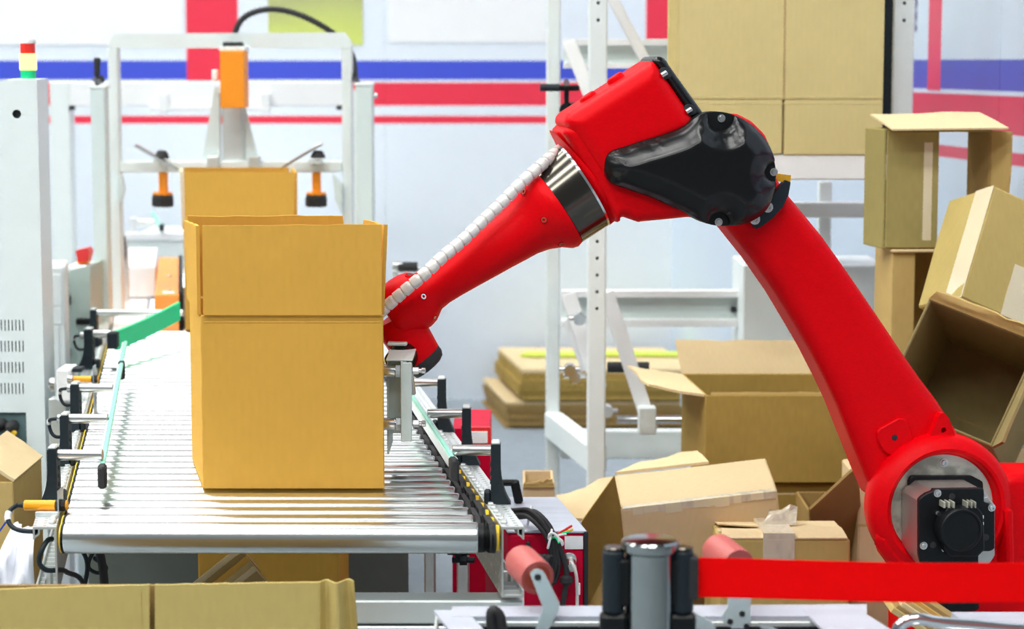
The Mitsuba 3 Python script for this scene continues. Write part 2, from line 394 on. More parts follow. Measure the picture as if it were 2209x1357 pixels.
# ---------------------------------------------------------------- roller conveyor
ZR = .70
Y0 = 3.54
Y0 = (CAMZ - ZR) / (-ray(600, 1127)[2] / ray(600, 1127)[1])
PX = Y0 / CT                                                                # rough depth
RAD = .0255; PITCH = .0605
XA, XB = at(139, 1159, Y0)[0], at(1032, 1157, Y0)[0]
XC, XD = at(1068, 1157, Y0)[0], at(1077, 1157, Y0)[0]; XL = at(131, 1159, Y0)[0]
cv = thing('roller_conveyor', 'powered roller conveyor with shiny steel rollers and perforated side rails', 'conveyor')
ZC = ZR - RAD
roll = cat(lathe((XA, 0, 0), (XB, 0, 0), [(RAD * .5, 0), (RAD - .002, .0005), (RAD, .003), (RAD, XB - XA - .003), (RAD - .002, XB - XA - .0005), (RAD * .5, XB - XA)], 36))
sh = [(RAD * .4, 0), (RAD * .93, 0.0)]
for k in range(5):
    t = .009 + k * .0022; sh += [(RAD * .93, t), (RAD * .86, t + .0007), (RAD * .86, t + .0014), (RAD * .93, t + .002)]
sh += [(RAD * .95, .021), (RAD * .98, .0225), (RAD * .98, XC - XB - .001), (RAD * .9, XC - XB), (RAD * .3, XC - XB)]
sheave = lathe((XB, 0, 0), (XC, 0, 0), sh, 32)
capr = lathe((XC, 0, 0), (XD, 0, 0), [(RAD * .8, 0), (RAD * .85, .001), (RAD * .8, XD - XC)], 28)
capl = lathe((XL, 0, 0), (XA, 0, 0), [(RAD * .8, 0), (RAD * .95, .001), (RAD * .95, (XA - XL) * .55), (RAD * .8, (XA - XL) * .6)], 28)
sleev = lathe((XL + (XA - XL) * .55, 0, 0), (XA, 0, 0), [(RAD * .9, 0), (RAD * .99, .001), (RAD * .99, (XA - XL) * .45)], 28)
P_ROLL, P_SH, P_CR, P_CL, P_SL = (mikit.ply(m, s, smooth=40) for m, s in ((roll, 'mat_roller'), (sheave, 'mat_black'), (capr, 'mat_yellow'), (capl, 'mat_yellow'), (sleev, 'mat_black')))
NROLL = 40
belt0 = None
for i in range(NROLL):
    y = Y0 + i * PITCH; tw = T().translate([SKEW * (y - Y0), y, ZC])
    r = part(cv, 'roller', {**P_ROLL, 'to_world': tw})
    for nm, pl in (('sheave', P_SH), ('end_cap', P_CR), ('end_cap', P_CL), ('collar', P_SL)):
        part(r, nm, {**pl, 'to_world': tw})
# poly-v belts over neighbouring sheaves, alternating lanes
def vbelt(x0, x1):
    g = sg.LineString([(0, 0), (PITCH, 0)]).buffer(RAD * .97, quad_segs=8); g = g.difference(g.buffer(-.003))
    m = trimesh.creation.extrude_polygon(g, x1 - x0, engine='earcut'); v = m.vertices
    m.vertices = np.stack([x0 + v[:, 2] + SKEW * v[:, 0], v[:, 0], v[:, 1]], 1); m.fix_normals(); return m
PB = [mikit.ply(vbelt(XC - .0115 - .0, XC - .001), 'mat_rubber', smooth=30), mikit.ply(vbelt(XB + .002, XB + .0095), 'mat_rubber', smooth=30)]
for i in range(NROLL - 1):
    y = Y0 + i * PITCH
    part(cv, 'drive_belt', {**PB[i % 2], 'to_world': T().translate([SKEW * (y - Y0), y, ZC])})
# side rails: open channels
YE0, YE1 = 3.49, Y0 + NROLL * PITCH
def channel(inner, outer, z0, z1, lip):
    t = .0032; s = 1 if outer > inner else -1
    rc = [sg.box(min(inner, inner + s * t), z0, max(inner, inner + s * t), z1), sg.box(min(inner, outer), z1 - t, max(inner, outer), z1), sg.box(min(inner, outer), z0, max(inner, outer), z0 + t),
          sg.box(min(outer, outer - s * t), z1 - lip, max(outer, outer - s * t), z1), sg.box(min(outer, outer - s * t), z0, max(outer, outer - s * t), z0 + lip * .6),
          sg.Polygon([(outer, z1 - lip), (outer - s * .011, z1 - lip + .008), (outer - s * .011, z1 - lip + .011), (outer, z1 - lip + .004)]),
          sg.box(min(outer - s * .011, outer - s * .0085), z1 - lip + .008, max(outer - s * .011, outer - s * .0085), z1 - lip + .02)]
    return shapely.union_all(rc)
RZ1, RZ0 = at(1100, 1138, YE0)[2], at(1100, 1289, YE0)[2]
rail_r = (at(1082, 1200, YE0)[0], at(1131, 1200, YE0)[0]); rail_l = (at(123, 1200, YE0)[0], at(72, 1200, YE0)[0])
for nm, (i_, o_) in (('side_rail', rail_r), ('side_rail', rail_l)):
    k = part(cv, nm, skewed(prism(channel(i_, o_, RZ0, RZ1, .02), YE0, YE1), YE0), 'mat_perforated_side', False)
    a, b = sorted((i_, o_)); part(k, 'perforated_top', skewed(box(a, b, YE0 + .001, YE1, RZ1, RZ1 + .0012), YE0), 'mat_perforated_top', False)
    # folded teeth holding the roller axles along the inner edge
    s = 1 if o_ < i_ else -1
    tooth = box(i_ - .003 * s - .0, i_ - .013 * s, -.011, .011, RZ1 + .0012, RZ1 + .006, .0015); tp = mikit.ply(tooth, 'mat_alu', smooth=False)
    for j in range(NROLL * 2):
        y = YE0 + .03 + j * PITCH / 2
        if y < YE1 - .02: part(k, 'axle_clip', {**tp, 'to_world': T().translate([SKEW * (y - YE0), y, 0])})
# bolts inside the open channel
for px, py in ((1090, 1285), (1107, 1287)):
    p = at(px, py, YE0 + .10); part(cv, 'bolt', cyl((p[0], p[1], RZ0 + .003), (p[0], p[1], RZ0 + .02), .008, n=6), 'mat_steel', False)
p = at(106, 1262, YE0 + .06); part(cv, 'bolt', cyl((p[0], p[1], RZ0 + .003), (p[0], p[1], RZ0 + .03), .007, n=6), 'mat_steel', False)
# cross frame and legs
YF = YE0 + .01
zb1 = at(900, 1296, YF)[2]; zb0 = at(900, 1349, YF)[2]
xl, xr = rail_l[1], at(1131, 1300, YF)[0]
part(cv, 'cross_beam', cat(box(xl, xr, YF, YF + .06, zb0 + .002, zb1, .003), box(xl, xr, YF, YF + .06, zb0 - .05, zb0 - .002, .003)), 'mat_alu', False)
for x in (rail_l[1] + .025, rail_r[1] - .03):
    for y in (YE0 + .05, YE1 - .12):
        xs = x + SKEW * (y - YE0); zt = RZ0 if y > YE0 + 1 else zb0
        lg = part(cv, 'leg', box(xs - .025, xs + .025, y - .02, y + .03, .02, zt, .003), 'mat_alu', False); part(lg, 'foot', cyl((xs, y, 0), (xs, y, .022), .035), 'mat_rubber')
ym = YE0 + .78
for px0, px1 in ((915, 939), (985, 1012)):
    a, b = at(px0, 1230, ym), at(px1, 1230, ym); lg = part(cv, 'leg', box(a[0], b[0], ym, ym + .04, .0, RZ0, .003), 'mat_alu', False)
part(cv, 'cross_beam', skewed(box(rail_l[0], rail_r[0], ym + .05, ym + .09, RZ0 - .0, RZ0 + .04, .003), YE0), 'mat_alu', False)
p = at(975, 1208, ym - .03); part(cv, 'clamp_bolt', cat(cyl(p, p + [.045, 0, 0], .006, n=6), cyl(p + [.015, 0, 0], p + [.03, 0, 0], .011, n=6)), 'mat_black_plastic', False)
p = at(965, 1191, ym - .03); part(cv, 'clamp_bolt', cat(cyl(p, p + [.045, 0, 0], .006, n=6), cyl(p + [.015, 0, 0], p + [.03, 0, 0], .011, n=6)), 'mat_black_plastic', False)

part(cv, 'under_panel', box(rail_l[1] + SKEW * 1.25 + .03, rail_r[1] + SKEW * 1.25 - .06, YE0 + 1.25, YE0 + 1.255, .03, RZ0 - .02, .001), 'mat_under_shade', False, 'dark grey-green panel added for the shade under the rollers')  # sheet added to stand for the floor in shadow
# guide brackets: black uprights with a silver cap and a steel rod
def bracket(xpx0, xpx1, ytop, Y, side, rod_px, rod_y, rod_w=22):
    """side +1: foot swings outwards to the right of the picture."""
    a, b = at(xpx0, ytop, Y), at(xpx1, ytop, Y); x0, x1 = a[0], b[0]; zt = a[2] - .006; zb = RZ1 + .0012
    w = x1 - x0; h = zt - zb; xo, xi = (x1, x0) if side > 0 else (x0, x1)
    out = [(xi, zb), (xi, zt), (xo, zt)] + [(xo + side * w * 1.05 * (t ** 2.6), zt - h * (.28 + .72 * t)) for t in np.linspace(0, 1, 9)]
    out[-1] = (out[-1][0], zb)
    k = part(cv, 'guide_bracket', prism(out, Y - .016, Y + .016), 'mat_black_plastic', 30)
    part(k, 'foot', box(xi, xi - side * w * .7, Y - .014, Y + .014, zb, zb + .022, .003), 'mat_black_plastic', False)
    part(k, 'cap', box(x0 + .001, x1 - .001, Y - .015, Y + .015, zt, zt + .006, .002), 'mat_alu', False)
    for q in (.35, .5, .65):
        pz = zb + h * q; part(k, 'set_screw', cyl((xi + side * .002, Y, pz), (xi - side * .0015, Y, pz), .004, n=10), 'mat_dark')
    q0, q1 = at(rod_px[0], rod_y, Y), at(rod_px[1], rod_y, Y)
    part(k, 'rod', cyl(q0, q1, rod_w * mpp(Y) / 2, .001), 'mat_steel', 40)
    return k
bracket(105, 125, 960, 3.685, -1, (108, 222), 981, 24)
bracket(132, 150, 889, 4.04, -1, (134, 233), 903, 21)
bracket(154, 172, 823, 4.42, -1, (156, 244), 837, 19)
bracket(183, 201, 706, 5.34, -1, (184, 240), 720, 17)
bracket(196, 209, 664, 5.76, -1, (198, 395), 675, 15)
bracket(1059, 1080, 950, 3.685, 1, (1076, 976), 971, 24)
bracket(997, 1016, 874, 4.05, 1, (1013, 922), 892, 21)
bracket(944, 962, 812, 4.42, 1, (959, 892), 825, 18)
# long guide strips: metal profile with a green sliding edge and a black end sleeve
def guide(p0, p1, hpx0, side, endcap):
    """from near (px, py, Y) to far; top edge; height in metres."""
    A, B = at(*p0), at(*p1); hgt = .034; w = .0085
    k = thing('guide_rail', '', 'guide rail')
    d = B - A
    m1 = beam(A + [side * .006, 0, -hgt / 2 - .003], B + [side * .006, 0, -hgt / 2 - .003], .005, hgt, .001)
    part(k, 'profile', m1, 'mat_alu', False)
    part(k, 'sliding_strip', beam(A + [0, 0, -.0035], B + [0, 0, -.0035], w, .007, .0015), 'mat_green_strip', False, 'green sliding strip')
    if endcap:
        u = d / np.linalg.norm(d); part(k, 'end_sleeve', beam(A + [0, 0, -hgt / 2 - .002] - u * .03, A + [0, 0, -hgt / 2 - .002] + u * .006, .0145, hgt + .004, .004), 'mat_rubber', 40, 'black rubber end sleeve')
    return k
g1 = guide((221, 1000, 3.66), (262, 782, 4.62), 45, -1, True)
labels[g1]['label'] = 'long guide rail with pale green strip ending in a black sleeve by orange sensor'
g2 = guide((977, 985, 3.66), (884, 845, 4.30), 45, 1, True)
labels[g2]['label'] = 'guide rail with green strip between the open carton and the red floor unit'
g3 = guide((262, 778, 4.66), (271, 735, 4.98), 45, -1, True)
labels[g3]['label'] = 'short guide rail with green strip just beyond the black rail joint'
# bright green flared lead-in strip
k = thing('lead_in_guide', 'bright green flared guide strip crossing in front of the orange drive box', 'guide rail')
ctrl = [at(250, 735, 5.32), at(300, 714, 5.45), at(350, 690, 5.58), at(386, 671, 5.66)]
part(k, 'strip', ribbon(spline(ctrl, 24), .047, .008), 'mat_green_bright', 30)
part(k, 'mounting_block', box(at(232, 740, 5.30)[0], at(253, 740, 5.30)[0], 5.29, 5.33, at(240, 752, 5.3)[2], at(240, 717, 5.3)[2], .003), 'mat_black_plastic', False)
# cables of the rod sensors on the far-hand brackets
for (x, y, Y, n) in ((116, 903, 4.04, 0), (138, 838, 4.42, 0), (167, 724, 5.34, 0)):
    k = thing('proximity_sensor', {4.04: 'silver sensor head on the second black guide bracket from the orange sensor', 4.42: 'silver sensor head on the black guide bracket beside the white switch box', 5.34: 'silver sensor head on the black guide bracket below the green lead-in strip'}[Y], 'sensor')
    s = 4.04 / Y
    p0, p1 = at(x + 22 * s, y, Y), at(x + 8 * s, y, Y); part(k, 'head', cyl(p0, p1, .0085, n=16), 'mat_steel')
    c = [p1, at(x, y + 1 * s, Y), at(x - 10 * s, y + 10 * s, Y + .02), at(x - 7 * s, y + 26 * s, Y + .02), at(x + 18 * s, y + 38 * s, Y + .02)]
    part(k, 'cable', tube(c, .0032), 'mat_black_plastic')
    part(k, 'cable_tag', tube(np.array(spline(c, 40))[14:20], .0048, smooth=0), 'mat_white')
# orange tube sensors on the rail
def orange_sensor(label, x0, x1, y, Y, hpx):
    k = thing('photo_sensor', label, 'sensor'); r = hpx * mpp(Y) / 2 * 1.0
    X = lambda f: at(x0 + (x1 - x0) * f, y, Y)
    part(k, 'body', cyl(X(0), X(.74), r, .0015, 28), 'mat_sensor', 40); part(k, 'lens_cap', cyl(X(.95), X(1), r * .97, n=28), 'mat_sensor', 40)
    part(k, 'nut', lathe(X(.72), X(.83), [(r * .8, 0), (r * 1.12, .001), (r * 1.12, np.linalg.norm(X(.83) - X(.72)) - .001), (r * .8, np.linalg.norm(X(.83) - X(.72)))], 8), 'mat_rubber', False)
    part(k, 'nut', lathe(X(.845), X(.955), [(r * .8, 0), (r * 1.18, .001), (r * 1.18, np.linalg.norm(X(.955) - X(.845)) - .001), (r * .8, np.linalg.norm(X(.955) - X(.845)))], 8), 'mat_rubber', False)
    return k, X, r
k, X, r = orange_sensor('large orange tube sensor clamped at the near end of the conveyor rail', 52, 146, 1090, 3.58, 23)
c = X(.83) * .5 + X(.845) * .5
part(k, 'plate', box(c[0] - .001, c[0] + .001, c[1] - .02, c[1] + .02, RZ1 + .0012, c[2] + .028, 0), 'mat_steel', False)
a, b = at(77, 1112, 3.57), at(130, 1122, 3.57)
part(k, 'bracket_foot', box(a[0], b[0], 3.565, 3.61, RZ1 + .0012, RZ1 + .010, .001), 'mat_alu', False)
p = at(104, 1108, 3.575); part(k, 'screw', cyl((p[0], 3.585, RZ1 + .01), (p[0], 3.585, RZ1 + .022), .006, n=6), 'mat_steel', False)
part(k, 'gland', cyl(X(0), X(-.16), .005, .001, 12, .0035), 'mat_black_plastic')
cab = [X(-.14), at(26, 1097, 3.58), at(17, 1112, 3.57), at(22, 1132, 3.56), at(42, 1144, 3.55), at(72, 1147, 3.53)]
part(k, 'cable', tube(cab, .0038), 'mat_black_plastic'); part(k, 'cable_tag', tube(np.array(spline(cab, 60))[12:22], .0056, smooth=0), 'mat_white')
k, X, r = orange_sensor('small orange tube sensor beside the white switch box', 158, 213, 818, 4.62, 14)
c = X(.84); part(k, 'plate', box(c[0] - .001, c[0] + .001, c[1] - .015, c[1] + .015, RZ1 + .0012, c[2] + .03, 0), 'mat_steel', False)
part(k, 'gland', cat(cyl(X(0), X(-.22), .0085, n=14)), 'mat_steel')
k = thing('switch_box', 'small white switch box with a round knob next to the vented cabinet', 'switch box')
a, b = at(122, 868, 4.75), at(151, 797, 4.75)
part(k, 'housing', box(a[0], b[0], 4.75, 4.84, a[2], b[2], .004), 'mat_white', False)
part(k, 'bracket', box(b[0], at(172, 800, 4.75)[0], 4.77, 4.81, at(160, 806, 4.75)[2], at(160, 797, 4.75)[2], .002), 'mat_black_plastic', False)
part(k, 'support', box(b[0] - .06, b[0] - .02, 4.80, 4.84, RZ0, a[2], .002), 'mat_alu', False)
p = at(122, 829, 4.79); part(k, 'knob', lathe(p, p + [-.016, 0, 0], [(.012, 0), (.016, .002), (.016, .012), (.012, .016)], 24), 'mat_steel', 40)

# loose cables under the near end
k = thing('sensor_cable', 'black cable looping inside and under the near rail end', 'cable')
scene[k] = mikit.ply(tube([at(112, 1163, 3.52), at(98, 1172, 3.50), at(87, 1195, 3.49), at(85, 1215, 3.49), at(93, 1226, 3.49), at(120, 1230, 3.51), at(150, 1237, 3.58), at(172, 1247, 3.62), at(182, 1270, 3.64), at(184, 1300, 3.64)], .0042), 'mat_black_plastic', smooth=40)
k = thing('sensor_cable', 'thin black cable hanging in a loop behind the thick black hose', 'cable')
scene[k] = mikit.ply(tube([at(178, 1190, 3.75), at(188, 1215, 3.75), at(187, 1240, 3.75), at(180, 1270, 3.75), at(176, 1310, 3.75)], .004), 'mat_black_plastic', smooth=40)
k = thing('sensor_cable', 'thin black cable bent to a hook beside the thick black hose', 'cable')
scene[k] = mikit.ply(tube([at(205, 1180, 3.85), at(194, 1205, 3.85), at(192, 1225, 3.85), at(203, 1234, 3.85), at(225, 1232, 3.85), at(229, 1227, 3.85), at(220, 1215, 3.85), at(205, 1204, 3.86)], .0035), 'mat_black_plastic', smooth=40)
k = thing('air_hose', 'thick black hose hanging down under the conveyor rollers', 'hose')
scene[k] = mikit.ply(tube([at(212, 1180, 3.7), at(220, 1215, 3.7), at(225, 1260, 3.7), at(224, 1320, 3.7)], .0075), 'mat_rubber', smooth=40)

# ---------------------------------------------------------------- cartons travelling on the conveyor
CARD = .006
def panel_quad(c, t=CARD, nrm=None):
    """A board with corners c (4 x 3), t thick, towards nrm."""
    c = np.asarray(c, float); n = np.cross(c[1] - c[0], c[3] - c[0]); n /= np.linalg.norm(n)
    if nrm is not None and n @ np.asarray(nrm, float) < 0: n = -n
    return hull(np.vstack([c, c + n * t]))
def bent_board(c, t=CARD, curl=0.0, wob=.002, n=10, seed=0, rough=0.0):
    """A board whose free edge (corners 2, 3; the fold is 0, 1) is slightly curled and wavy."""
    c = np.asarray(c, float); nn = np.cross(c[1] - c[0], c[3] - c[0]); nn /= np.linalg.norm(nn)
    u, v = np.meshgrid(np.linspace(0, 1, n), np.linspace(0, 1, n), indexing='ij')
    P = ((1 - u) * (1 - v))[..., None] * c[0] + (u * (1 - v))[..., None] * c[1] + (u * v)[..., None] * c[2] + ((1 - u) * v)[..., None] * c[3]
    q = np.stack([u * 3, v * 2, np.full_like(u, seed * 7.3)], -1)
    off = curl * v ** 2 + wob * (meshkit.fbm(q, 2, seed) - .5) * 2 * v
    P = P + nn * off[..., None]
    if rough:
        e = np.linalg.norm(c[3] - c[0]); P[:, -1] += (c[3] - c[0]) / e * (rough * (meshkit.noise(np.stack([u[:, -1] * 9, u[:, -1] * 0, u[:, -1] * 0 + seed], -1), seed) - .5))[:, None]
    A, B = P.reshape(-1, 3), (P + nn * t).reshape(-1, 3); idx = np.arange(n * n).reshape(n, n); f = []
    for i in range(n - 1):
        for j in range(n - 1):
            a, b, d, e = idx[i, j], idx[i + 1, j], idx[i + 1, j + 1], idx[i, j + 1]; k = n * n
            f += [[a, d, b], [a, e, d], [a + k, b + k, d + k], [a + k, d + k, e + k]]
    loop = np.r_[idx[:, 0], idx[-1, 1:], idx[-2::-1, -1], idx[0, -2:0:-1]]
    for a, b in zip(loop, np.roll(loop, -1)): f += [[a, b, b + n * n], [a, b + n * n, a + n * n]]
    m = trimesh.Trimesh(np.vstack([A, B]), f, process=False); m.fix_normals(); return m
def line_carton(label, Y, dep, x0, x1, ztop, zfold, zbase, flaps, mat='mat_carton', lean=0.0):
    """Open carton on the rollers; x at distance Y; depth dep along the line."""
    k = thing('open_carton', label, 'box')
    t = CARD
    sk = SKEW - lean
    q = lambda x, y, z: np.array([x + sk * (y - Y), y, z])
    def skewed(m, Y0):
        m = m.copy(); v = m.vertices.copy(); v[:, 0] += sk * (v[:, 1] - Y0); m.vertices = v; return m
    r = .004
    front = prism(sg.box(x0, zbase, x1, zfold).buffer(-r).buffer(r), Y, Y + t)
    body = cat(skewed(box(x0, x1, Y, Y + t, zbase, zfold + .001, .002), Y), skewed(box(x0, x1, Y + dep - t, Y + dep, zbase, zfold, .001), Y),
               skewed(box(x0, x0 + t, Y + .0005, Y + dep - .0005, zbase, zfold, .002), Y), skewed(box(x1 - t, x1, Y + .0005, Y + dep - .0005, zbase, zfold, .002), Y), skewed(box(x0, x1, Y, Y + dep, zbase, zbase + t, .001), Y))
    part(k, 'body', body, mat, False)
    return k, q
YB = 3.765
bx0, bx1 = at(434, 780, YB)[0], at(828, 780, YB)[0]
zt, zf = at(600, 485, YB)[2], at(600, 681, YB)[2]
BD = .285
k, q = line_carton('tall open brown carton with raised flaps held by the gripper plate', YB, BD, bx0, bx1, zt, zf, ZR + .0005, None, lean=.062)
g = .0025
part(k, 'flap', bent_board([q(bx0 + .0055, YB + .0005, zf + .0012), q(bx1 - g, YB + .0005, zf + .0012), q(bx1 - g + .001, YB + .004, zt), q(bx0 + .0065, YB + .003, zt)], wob=.001, rough=.003, n=14), 'mat_carton', 30)
part(k, 'flap', bent_board([q(bx1 - g - .01, YB + BD - .001, zf + .004), q(bx0 + g, YB + BD - .001, zf + .004), q(bx0 + g - .004, YB + BD - .012, zt - .004), q(bx1 - .032, YB + BD - .006, zt - .004)], wob=.002, rough=.003, n=14, seed=2), 'mat_carton', 30)
zs = zt + .006
part(k, 'flap', bent_board([q(bx0 + .001, YB + BD - .006, zf + .0012), q(bx0 + .001, YB + .006, zf + .0012), q(bx0 + .001, YB + .004, zt - .001), q(bx0 - .003, YB + BD - .02, zt - .012)], wob=.001, rough=.003, n=12, seed=3), 'mat_carton', 30)
part(k, 'flap', bent_board([q(bx1 - .004, YB + .006, zf + .0012), q(bx1 - .004, YB + BD - .006, zf + .0012), q(bx1 + .003, YB + BD - .03, zt - .01), q(bx1 + .003, YB + .004, zt - .001)], wob=.001, rough=.003, n=12, seed=4), 'mat_carton', 30)
# double crease line under the front flap
for dz in (0, -.0115):
    z = zf + dz; part(k, 'crease', cyl(q(bx0 + .006, YB - .0002, z), q(bx1 - .006, YB - .0002, z), .0011, n=8), 'mat_carton')
YC = 6.05
cx0, cx1 = at(395, 420, YC)[0], at(637, 420, YC)[0]; zt2, zf2 = at(500, 372, YC)[2], at(500, 495, YC)[2]
k, q = line_carton('brown carton with upright flaps inside the white sealing gantry', YC, BD, cx0, cx1, zt2, zf2, ZR + .0005, None)
part(k, 'flap', bent_board([q(cx0 + .003, YC + .0005, zf2), q(cx1 - .003, YC + .0005, zf2), q(cx1 - .003, YC + .002, zt2), q(cx0 + .003, YC + .002, zt2)], wob=.001, rough=.002, n=12, seed=5), 'mat_carton', 30)
part(k, 'flap', bent_board([q(cx1 - .003, YC + BD - .001, zf2), q(cx0 + .003, YC + BD - .001, zf2), q(cx0 + .003, YC + BD, zt2), q(cx1 - .003, YC + BD, zt2)], wob=.002, rough=.002, n=12, seed=6), 'mat_carton', 30)
part(k, 'flap', bent_board([q(cx0 + .001, YC + BD - .006, zf2), q(cx0 + .001, YC + .006, zf2), q(cx0, YC + .004, zt2), q(cx0 - .001, YC + BD - .02, zt2)], wob=.001, n=10, seed=7), 'mat_carton_pale', 30)
part(k, 'flap', bent_board([q(cx1 - .001, YC + .006, zf2), q(cx1 - .001, YC + BD - .006, zf2), q(cx1 + .002, YC + BD - .02, zt2), q(cx1, YC + .004, zt2)], wob=.001, n=10, seed=8), 'mat_carton', 30)
# ---------------------------------------------------------------- robot arm
rb = thing('robot_arm', 'big red industrial robot arm bent over the conveyor, black cover on its elbow', 'robot')
FR = Frame(at(1565, 365, 4.13), PHI)
MP = 4.17 / F
def rpart(name, mesh, mat, smooth=30, label=None, parent=None):
    return part(parent or rb, name, FR.put(mesh), mat, smooth, label)
def V(px, py, y):
    return FR.w(FR.tr(px, py, y))
def hexbolt(parent, px, py, y, r=.0075, name='bolt', mat='mat_steel'):
    """Socket head screw facing the camera on local plane y."""
    c = FR.tr(px, py, y)
    prof = [(r * 1.35, 0), (r * 1.35, .002), (r, .0021), (r, .006), (r * .9, .0068), (r * .5, .0068), (r * .45, .0035), (0.0005, .0035)]
    m = lathe(c, c + [0, -.01, 0], prof, 18)
    return part(parent, name, FR.put(m), mat, 30)
# upper arm
arm = [(1520, 420), (1532, 470), (1545, 487), (1600, 556), (1650, 628), (1687, 690), (1719, 745), (1750, 805), (1777, 862), (1801, 923), (1832, 1000), (1860, 1060), (1960, 1110), (2060, 1060), (2085, 990), (2066, 933), (2022, 864), (1985, 815), (1947, 761), (1905, 698), (1863, 636), (1820, 574), (1776, 512), (1735, 462), (1696, 415), (1660, 360), (1600, 330)]
pa = smooth_poly(FR.sil(arm, -.045, .045), .012)
rpart('upper_arm', pillow(pa, -.035, .04, rnd(.034, 6), .007, back=True), 'mat_robot_red', 40)
# mounting pads on the arm next to the shoulder
pad = smooth_poly(FR.trs([(1893, 935), (1897, 927), (1940, 903), (1955, 905), (1966, 925), (1972, 950), (1925, 985), (1908, 975), (1896, 955)], -.08), .006)
pp = rpart('mounting_pad', pillow(pad, -.075, -.03, [(0, 0), (.002, .002)], .004), 'mat_robot_red', 30)
c = FR.tr(1930, 944, -.0775); part(pp, 'threaded_hole', FR.put(lathe(c, c + [0, -.001, 0], [(.0055, 0), (.0055, .0006), (.004, .0008)], 18)), 'mat_dark')
# shoulder ring with its worn flange
SC = FR.tr(2036, 1096, -.10); s = MP * 1.0
def sh_lathe(prof, n=64):
    return lathe(SC, SC + np.array([0, -1.0, 0]), prof, n)
R1, R0 = 160 * s, 117 * s
ringp = [(R1 - .012, -.075), (R1 - .003, -.06), (R1, -.03), (R1 - .0015, -.014), (R1 - .006, -.002), (R1 - .014, .008), (R1 - .024, .0135), (R0 + .013, .015), (R0 + .007, .0125), (R0 + .003, .006), (R0 + .0005, -.010), (R0 - .004, -.012)]
rpart('shoulder_ring', sh_lathe(ringp), 'mat_robot_red', 35)
fl = rpart('flange', sh_lathe([(R0 - .001, -.03), (R0 - .001, -.0115), (R0 - .003, -.0105), (.001, -.0105)]), 'mat_zinc', 30, 'worn grey steel flange')
yf = SC[1] + .0105
for px, py in ((2036, 998), (1976, 1042), (2036, 1047), (2104, 1046), (1968, 1170)):
    hexbolt(fl, px, py, yf, .0062)
lug = smooth_poly(FR.trs([(2002, 940), (2019, 898), (2026, 889), (2034, 890), (2042, 900), (2057, 940)], -.075), .003)
hole = sg.Point(*FR.tr(2031, 926, -.075)[[0, 2]]).buffer(.0052)
rpart('lifting_lug', prism(lug.difference(hole), -.088, -.062), 'mat_robot_red', False)
# motor
MF = -.195
adapter = smooth_poly(FR.trs([(1957, 1035), (1963, 1025), (2093, 1025), (2118, 1038), (2118, 1160), (2095, 1185), (1975, 1185), (1957, 1165)], yf), .006)
ad = rpart('motor_plate', pillow(adapter, yf - .006, yf + .004, [(0, 0), (.002, .002)], .006), 'mat_black', 30)
mo = [(1984, 1077), (1996, 1068), (2002, 1064), (2012, 1062), (2012, 1056), (2120, 1054), (2124, 1056), (2124, 1084), (2147, 1092), (2147, 1185), (2138, 1190), (2120, 1190), (2112, 1196), (2112, 1240), (2010, 1240), (1990, 1220), (1984, 1200)]
mp_ = smooth_poly(FR.trs([(2012, 1057), (2120, 1056), (2147, 1090), (2147, 1200), (2120, 1240), (2010, 1240), (1984, 1205), (1984, 1080)], MF), .003)
motor = rpart('motor', pillow(mp_, MF + .003, yf - .004, [(0, 0), (.003, .003)], .008), 'mat_motor', 30, 'servo motor body of bare dark metal')
bp = sg.Polygon(FR.trs(mo, MF - .01)).buffer(-.003).buffer(.003)
rpart('face_plate', pillow(bp, MF - .006, MF + .004, [(0, 0), (.0015, .0015)], .006), 'mat_black', 30, 'black plate', parent=motor)
yp = MF - .0075
for px, py in ((2022, 1064), (2139, 1095), (1992, 1177)): hexbolt(motor, px, py, yp, .0055)
for px, py in ((2054, 1071), (2127, 1159), (2013, 1176)):
    c = FR.tr(px, py, yp); part(motor, 'blind_hole', FR.put(lathe(c, c + [0, -.001, 0], [(.0062, 0), (.0062, .0004), (.0052, .0005)], 20)), 'mat_rubber')
# finned encoder housing and round cap
enc = smooth_poly(FR.trs([(2034, 1090), (2100, 1088), (2113, 1105), (2116, 1180), (2100, 1196), (2040, 1196), (2028, 1180), (2028, 1105)], yp), .004)
en = rpart('encoder_housing', pillow(enc, yp - .02, yp, [(0, 0), (.003, .003)], .006), 'mat_black', 30, parent=motor)
for px, w in ((2034, 5), (2044, 5), (2054, 5), (2084, 4), (2093, 4), (2101, 4)):
    a, b = FR.tr(px, 1096, yp - .022), FR.tr(px + w, 1082, yp - .022); part(motor, 'cooling_fin', FR.put(box(a[0], b[0], yp - .026, yp, a[2], b[2], .0008)), 'mat_zinc', False)
for py in (1112, 1126): 
    a, b = FR.tr(2110, py, yp - .02), FR.tr(2122, py + 7, yp - .02); part(motor, 'cooling_fin', FR.put(box(a[0], b[0], yp - .022, yp, a[2], b[2], .0008)), 'mat_zinc', False)
c = FR.tr(2072, 1143, yp - .035); rc = 46 * MP * .985
part(motor, 'round_cap', FR.put(lathe(c + [0, .03, 0], c + [0, -1, 0], [(rc, 0), (rc, .035), (rc - .002, .037), (rc - .005, .0365), (rc - .006, .034), (rc - .008, .0335), (.001, .0335)], 48)), 'mat_black', 30)
for px, py in ((2023, 1107), (2098, 1091), (2036, 1185)): hexbolt(motor, px, py, yp - .0, .0035)
